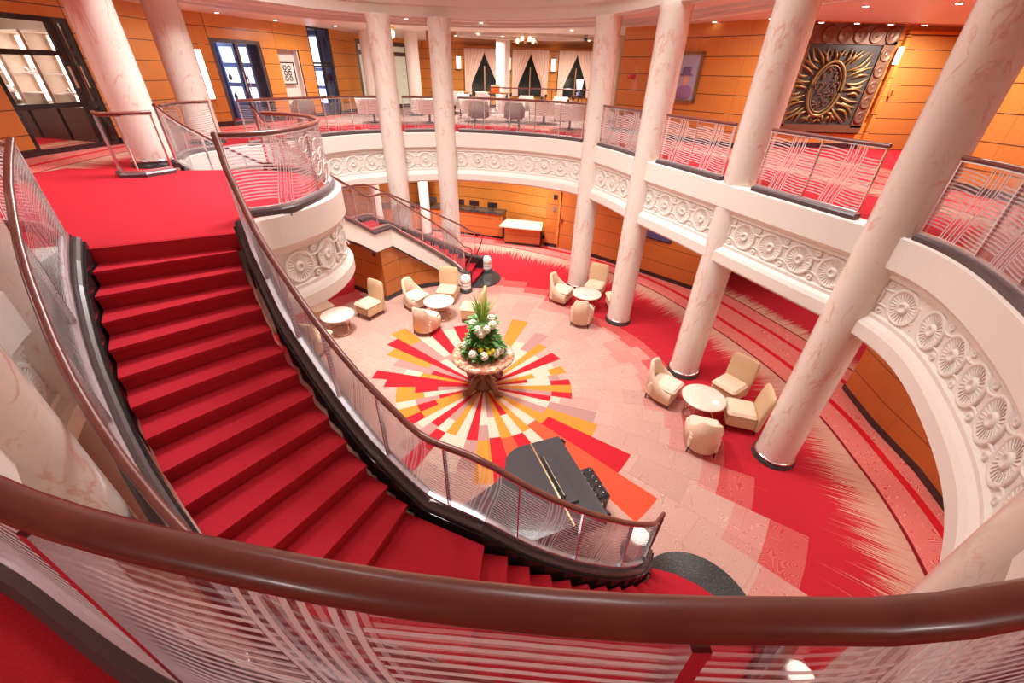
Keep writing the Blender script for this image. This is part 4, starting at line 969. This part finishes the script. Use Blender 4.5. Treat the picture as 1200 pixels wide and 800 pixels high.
def slipper_chair(label, loc, rz):
    """armless chair with a tall flat back; faces -y"""
    o = thing('slipper_chair', label, 'armchair', loc, rz)
    mb = MB(); rows = []
    for z, yf, yb, w in ((.12,.20,.30,.27),(.42,.20,.31,.285),(.6,.215,.325,.29),(.8,.24,.345,.285),(.92,.255,.35,.27),(.95,.275,.335,.255)):
        rows.append([(-w,yb-.03,z),(-w+.03,yb,z),(0,yb+.012,z),(w-.03,yb,z),(w,yb-.03,z),(w,yf+.02,z),(w-.03,yf,z),(0,yf+.02,z),(-w+.03,yf,z),(-w,yf+.02,z)])
    n = 10; v = [p for r in rows for p in r]
    mb.add(v, [[k*n+(i+1) % n, k*n+i, (k+1)*n+i, (k+1)*n+(i+1) % n] for k in range(5) for i in range(n)], smooth=True).add(rows[-1], [list(range(n))[::-1]]).add(rows[0], [list(range(n))]); mb.build('backrest', m_tan, o)
    MB().box((0,-.05,.24), (.54,.52,.24), bev=.03).build('seat_base', m_tan, o)
    MB().box((0,-.07,.40), (.55,.56,.12), bev=.05).build('cushion', m_fabric, o)
    for x in (-1, 1):
        for y in (-.27,.24): MB().tube([(x*.23,y,0),(x*.21,y,.13)], [.013,.02], 8).build('leg', m_black, o)
    return o
def lounge_table(label, loc):
    o = thing('round_lounge_table', label, 'table', loc); MB().lathe([(.39,.47),(.42,.48),(.42,.505),(.40,.515),(0,.515)], 40).build('table_top', m_tabletop, o)
    mb = MB(); mb.tube([(.30*math.cos(2*PI*k/32),.30*math.sin(2*PI*k/32),.02) for k in range(32)], .014, 8, closed=True); mb.tube([(.33*math.cos(2*PI*k/32),.33*math.sin(2*PI*k/32),.455) for k in range(32)], .012, 8, closed=True); mb.build('ring_base', m_gold, o)
    for k in range(4):
        a = PI/4+k*PI/2; MB().tube([(.30*math.cos(a),.30*math.sin(a),.02),(.33*math.cos(a),.33*math.sin(a),.46)], .011, 8).build('leg', m_gold, o)
    return o
def face(x, y, tx, ty, da=0): return math.atan2(ty-y, tx-x)+PI/2+da
sc = sl = tb = None
def put(kind, x, y, t_, lb, da=0):
    global sc, sl
    rz = face(x, y, t_[0], t_[1], da)
    if kind == 'c':
        if sc is None: sc = scoop_chair(lb, (x, y, 0), rz)
        else: dup(sc, (x, y, 0), rz, lb)
    else:
        if sl is None: sl = slipper_chair(lb, (x, y, 0), rz)
        else: dup(sl, (x, y, 0), rz, lb)
TBL = [((3.87,6.34),'round pale table in the lounge group at the right of the lobby'),((2.15,10.87),'round pale table in the far lounge group between two marble columns'),((-2.06,10.15),'round pale table in the group beside the far stair cupboard'),((-4.54,9.24),'round pale table beside the balcony drum at the left')]
for p, lb in TBL:
    if tb is None: tb = lounge_table(lb, (*p, 0))
    else: dup(tb, (*p, 0), .3, lb)
T1, T2, T3, T4 = [p for p, _ in TBL]
put('c', 3.25, 6.9, T1, 'scoop-backed cream armchair left of the right lounge table, seen from its side')
put('c', 3.6, 5.5, T1, 'cream armchair with its rounded back to us in front of the right lounge table')
put('s', 4.72, 6.95, T1, 'tan high-backed chair behind the right lounge table beside the column')
put('s', 4.62, 6.12, T1, 'cream low chair partly behind the thick slanting column')
put('c', 1.42, 11.3, T2, 'scoop-backed cream armchair left of the far lounge table')
put('c', 1.9, 9.98, T2, 'cream armchair with its rounded back to us in front of the far lounge table')
put('s', 2.55, 11.75, T2, 'tan high-backed chair behind the far lounge table between the columns')
put('s', 3.1, 10.9, T2, 'tan chair mostly hidden behind the second right marble column')
put('c', -2.85, 10.65, T3, 'cream armchair left of the table beside the stair cupboard')
put('c', -2.3, 9.35, T3, 'cream armchair with its rounded back to us in front of the stair cupboard group')
put('s', -1.98, 11.15, T3, 'tan high-backed chair against the far stair string')
put('s', -1.1, 10.05, T3, 'cream low chair right of the group, half behind the flower arrangement')
put('s', -4.0, 10.15, T4, 'tan high-backed chair right of the table beside the balcony drum')
put('s', -4.75, 8.3, T4, 'tan chair half hidden behind the near stair handrail')
put('s', -5.3, 9.9, T4, 'tan chair tucked behind the balcony drum')

# ------------------------------------------------------------------ central table and flowers
o = thing('centre_table', 'round rose-marble pedestal table at the centre of the sunburst carpet', 'table', (-.6,7.1,0))
MB().lathe([(.56,.80),(.64,.82),(.66,.85),(.64,.90),(.59,.912),(.0,.912)], 48).build('table_top', m_ctable, o)
MB().lathe([(.42,.70),(.50,.74),(.50,.81)], 40).build('apron', m_ctable, o)
m_carv = mat('carved_walnut', (.26,.10,.05), .3, coat=.3)
MB().lathe([(.22,.04),(.26,.10),(.16,.18),(.13,.26),(.10,.36),(.15,.46),(.24,.60),(.32,.72)], 24).build('pedestal', m_carv, o)
for k in range(4):
    a = PI/4+k*PI/2; c, s_ = math.cos(a), math.sin(a)
    pts = [(.10,.34),(.22,.30),(.34,.18),(.42,.07),(.50,.05),(.54,.10),(.50,.14)]
    MB().tube(spline([(r*c, r*s_, z) for r, z in pts], 4), [.075]*8+[.065]*8+[.05]*8+[.035], 10).build('leg', m_carv, o)
    pts = [(.12,.45),(.26,.42),(.34,.52),(.38,.64),(.32,.70)]
    MB().tube(spline([(r*math.cos(a+.78), r*math.sin(a+.78), z) for r, z in pts], 4), .035, 10).build('scroll_bracket', m_carv, o)
fa = thing('flower_arrangement', 'tiered white and yellow flower arrangement with tall grass on the centre table', 'flowers', (-.6,7.1,.913))
MB().lathe([(.20,0),(.24,.06),(.22,.12),(.05,.14)], 24).build('bowl', m_black, fa)
rr = random.Random(11)
def leaf(mb, p, d, l, w):
    d = d.normalized(); s_ = d.cross(Vector((0,0,1)));
    if s_.length < .1: s_ = Vector((1,0,0))
    s_.normalize(); n = s_.cross(d)
    v = [p, p+d*l*.35+s_*w+n*.01, p+d*l*.75+s_*w*.6, p+d*l-n*.02, p+d*l*.75-s_*w*.6, p+d*l*.35-s_*w+n*.01, p+d*l*.5-n*.015]
    mb.add([tuple(q) for q in v], [[0,1,6],[1,2,6],[2,3,6],[3,4,6],[4,5,6],[5,0,6]], smooth=True)
mb = MB()
for R, z, n in ((.42,.10,150),(.40,.22,130),(.30,.36,90),(.21,.50,70),(.20,.62,70),(.24,.72,70)):
    for i in range(n):
        a = rr.random()*2*PI; q = R*(.45+.5*rr.random()); p = Vector((q*math.cos(a), q*math.sin(a), z+rr.uniform(-.06,.06)))
        leaf(mb, p, Vector((math.cos(a+rr.uniform(-.6,.6)), math.sin(a+rr.uniform(-.6,.6)), rr.uniform(-.4,.7))), rr.uniform(.10,.19), rr.uniform(.03,.06))
mb.lathe([(.26,.04),(.30,.12),(.24,.25),(.17,.40),(.14,.55),(.17,.7),(.1,.78)], 14)
mb.build('foliage', m_leaf, fa)
mb = MB()
for i in range(70):
    a = rr.random()*2*PI; r0 = rr.random()*.06; r1 = rr.uniform(.06,.34); h = rr.uniform(.38,.70)
    mb.tube([(r0*math.cos(a), r0*math.sin(a), .74), (r0*math.cos(a)+r1*.25*math.cos(a), r0*math.sin(a)+r1*.25*math.sin(a), .74+h*.55), (r1*math.cos(a), r1*math.sin(a), .74+h*rr.uniform(.85,1))], [.010,.009,.002], 4)
mb.build('grass_blades', m_grass, fa)
def bloom_mesh(r):
    mb = MB()
    for i in range(34):
        z = 1-2*(i+.5)/34; a = i*2.4; q = math.sqrt(1-z*z); c = (r*.72*q*math.cos(a), r*.72*q*math.sin(a), r*.72*z)
        mb.lathe([(0,-.3*r),(.28*r,-.12*r),(.3*r,.08*r),(.14*r,.26*r),(0,.3*r)], 7, c=c)
    return mb
bl = bloom_mesh(.095); b0 = bl.build('white_bloom', m_bloom, fa); b0.location = (-.17,-.36,.20)
spots = [(.05,-.40,.19),(.27,-.30,.20),(.36,-.16,.18),(-.36,-.12,.25),(-.28,.2,.22),(.2,.32,.22),(-.08,-.2,.68),(.08,-.21,.70),(.2,-.08,.73),(-.19,-.06,.73),(.02,.2,.72),(.16,.12,.76),(-.02,-.22,.60)]
for p in spots:
    b = b0.copy(); COL.objects.link(b); b.parent = fa; b.location = p; b.rotation_euler = (rr.random(), rr.random(), rr.random()*6)
y0 = bloom_mesh(.055).build('yellow_bloom', m_yel, fa); y0.location = (.16,-.36,.24)
for p in ((.22,-.34,.28),(.12,-.30,.30),(-.02,-.34,.30),(.10,-.38,.21)):
    b = y0.copy(); COL.objects.link(b); b.parent = fa; b.location = p
mb = MB()
for i in range(12): a = rr.random()*2*PI; mb.lathe([(0,-.02),(.022,0),(0,.02)], 8, c=(-.2+.07*math.cos(a), -.28+.05*math.sin(a), .27+rr.uniform(-.05,.05)))
mb.build('red_berries', m_berry, fa)

# ------------------------------------------------------------------ grand piano
K1, K2 = Vector((.70,4.74)), Vector((1.25,3.32)); kx = (K1-K2).normalized(); ky = Vector((-kx.y, kx.x)); mid = (K1+K2)/2
P = Matrix(((kx.x, ky.x, 0, mid.x), (kx.y, ky.y, 0, mid.y), (0,0,1,0), (0,0,0,1)))
pn = bpy.data.objects.new('grand_piano', None); COL.objects.link(pn); pn.matrix_world = P; tag(pn, 'black grand piano with closed lid on the sunburst carpet below the stair rail', 'piano')
outl = [(-.74,0),(.74,0),(.74,.42)]+[(x, y) for x, y in spline([(.74,.42),(.72,.66),(.60,.84),(.42,.93),(.26,1.08),(.14,1.36),(.0,1.68),(-.22,1.9),(-.50,1.92),(-.70,1.76),(-.74,1.4)], 5)][1:]
MB().prism(outl, .62, .90).build('case', m_black, pn)
lidp = [(x*1.02, y*1.01) for x, y in outl]
back = [(x, y) for x, y in lidp if y > .40]; back = [(.755,.40)]+[p for p in back if p[1] > .41]+[(-.755,.40)]
m_lid = mat('lid_lacquer', (.055,.058,.062), .16, coat=.5)
MB().prism(back, .905, .93).build('lid', m_lid, pn)
MB().prism([(-.755,.385),(-.755,-.10),(.755,-.10),(.755,.385)], .905, .93).build('front_flap', m_lid, pn)
MB().box((0,.393,.935), (1.5,.022,.012)).build('brass_hinge', m_gold, pn)
MB().box((0,.26,.955), (.9,.20,.025), bev=.01).box((0,.34,.99), (.72,.02,.10)).build('music_desk', m_lid, pn)
MB().box((0,-.04,.70), (1.46,.26,.14)).build('keybed', m_black, pn)
MB().box((0,-.11,.82), (1.28,.04,.16), bev=.01).build('fallboard', m_black, pn)
for s_ in (-1, 1): MB().box((s_*.69,-.08,.80), (.12,.22,.18), bev=.03).build('cheek_block', m_black, pn)
for x, y in ((-.6,.15),(.6,.15),(-.35,1.65)): MB().lathe([(.03,0),(.04,.05),(.035,.1),(.055,.45),(.075,.62)], 14, c=(x, y, 0)).build('leg', m_black, pn)
mb = MB(); mb.box((-.06,.25,.36), (.03,.03,.52)).box((.06,.25,.36), (.03,.03,.52)).box((0,.23,.10), (.26,.12,.04)); mb.build('pedal_lyre', m_black, pn)
bc = bpy.data.objects.new('piano_bench', None); COL.objects.link(bc); bc.matrix_world = P @ Matrix.Translation((.05,-.40,0)); tag(bc, 'black tufted leather piano bench at the keyboard side of the piano', 'bench')
MB().box((0,0,.45), (.62,.30,.10), bev=.035).build('tufted_seat', m_black, bc)
mb = MB()
for i in range(5):
    for j in range(2): mb.lathe([(.045,0),(.04,.015),(.02,.022),(0,.024)], 10, c=(-.22+.11*i, -.07+.14*j, .495))
mb.build('tufts', m_black, bc); MB().box((0,0,.375), (.58,.28,.05)).build('frame', m_black, bc)
for x in (-.26,.26):
    for y in (-.11,.11): MB().box((x,y,.175), (.04,.04,.35)).build('leg', m_black, bc)

SUBS = {'painted_':'picture_panel','scroll_motif':'picture_panel','sign_symbol':'sign_box','display':'bezel','tufts':'tufted_seat','roundels':'border','foliage_medallion':'oval_frame','brass_hinge':'lid','music_desk':'lid','cheek_block':'keybed','red_berries':'foliage','collar':'shaft','glowing_bowl':'drum','lit_back_panel':'carcass','lens':'trim_ring'}
for o_ in list(bpy.data.objects):
    if o_.parent is None or o_.parent.type != 'EMPTY': continue
    for k_, v_ in SUBS.items():
        if o_.name.startswith(k_) and o_.type == 'MESH':
            t_ = [c for c in kids(o_.parent) if c.name.startswith(v_)]
            if t_: o_.parent = t_[0]
# ------------------------------------------------------------------ lights
def area(name, loc, size, power, col=(1,.86,.76), rot=(0,0,0), sy=None):
    l = bpy.data.lights.new(name, 'AREA'); l.energy = power; l.color = col; l.shape = 'RECTANGLE'; l.size = size; l.size_y = sy or size
    o = bpy.data.objects.new(name, l); COL.objects.link(o); o.location = loc; o.rotation_euler = rot; return o
def point(loc, power, r=.15, col=(1,.93,.86)):
    l = bpy.data.lights.new('room_light', 'AREA'); l.shape = 'DISK'; l.size = .3; l.energy = power*.75; l.color = col; l.spread = math.radians(170)
    o = bpy.data.objects.new('room_light', l); COL.objects.link(o); o.location = loc; return o
area('added_top_light', (-2.9,8.4,9.9), 2.0, 1000, (1,.99,.97), sy=2.2).data.spread = math.radians(125)  # added lamp out of view, set over the landing so stair risers stay darker
area('added_top_light', (1.2,7.2,10.2), 2.2, 470, (1,.99,.97), sy=3.5).data.spread = math.radians(125)  # second added lamp out of view, lights the lobby from above
for x, y, p in ((-7.6,6.2,65),(-7.7,12.4,120),(-6.3,16.2,120),(-2.5,17.4,110),(1.6,17.0,110),(-1.5,21.8,260),(2.4,22.2,220),(5.2,10.6,90),(6.6,7.4,90),(9.4,11.6,160),(6.6,3.2,80),(-2.5,-2.2,50),(3.5,-1.8,50),(-7.0,2.0,45)): point((x, y, TOP-.03), p*1.9)
for x, y, p in ((-3.5,15.9,260),(.2,15.3,230),(4.5,12.2,50),(6.3,8.4,60),(6.4,4.6,60),(9.5,10.3,80),(-6.8,13.0,60),(-7.0,8.0,60),(-5.8,3.5,50),(4.6,1.6,40),(.5,-.6,30)): point((x, y, G-1.32), p*1.25)
point((-11.2,9.6,TOP-.03), 90); point((-10.6,15.9,TOP-.03), 70, col=(.85,.9,1)); point((-8.9,18.9,TOP-.03), 45, col=(.85,.9,1))
w = bpy.data.worlds.new('World'); bpy.context.scene.world = w; w.use_nodes = True
w.node_tree.nodes['Background'].inputs[0].default_value = (1,.85,.78,1); w.node_tree.nodes['Background'].inputs[1].default_value = .3

# ------------------------------------------------------------------ camera
f, pit, roll = 482.71, .5796, .027
cam = bpy.data.cameras.new('Camera'); co = bpy.data.objects.new('Camera', cam); COL.objects.link(co)
cam.sensor_width = 36; cam.lens = 36*f/1200; cam.clip_start = .02; cam.clip_end = 200
fwd = Vector((0, math.cos(pit), -math.sin(pit))); upv = Vector((0, math.sin(pit), math.cos(pit))); rt = Vector((1,0,0))
c, s_ = math.cos(roll), math.sin(roll)
r2, u2 = rt*c+upv*s_, upv*c-rt*s_
co.matrix_world = Matrix(((r2.x,u2.x,-fwd.x,0),(r2.y,u2.y,-fwd.y,0),(r2.z,u2.z,-fwd.z,EYE),(0,0,0,1)))
sc_ = bpy.context.scene; sc_.camera = co
vs_ = sc_.view_settings; vs_.view_transform = 'Standard'; vs_.look = 'None'; vs_.gamma = 1; vs_.use_curve_mapping = False; vs_.exposure = -.63
sc_.cycles.max_bounces = 8; sc_.cycles.transparent_max_bounces = 24; sc_.cycles.sample_clamp_indirect = 8
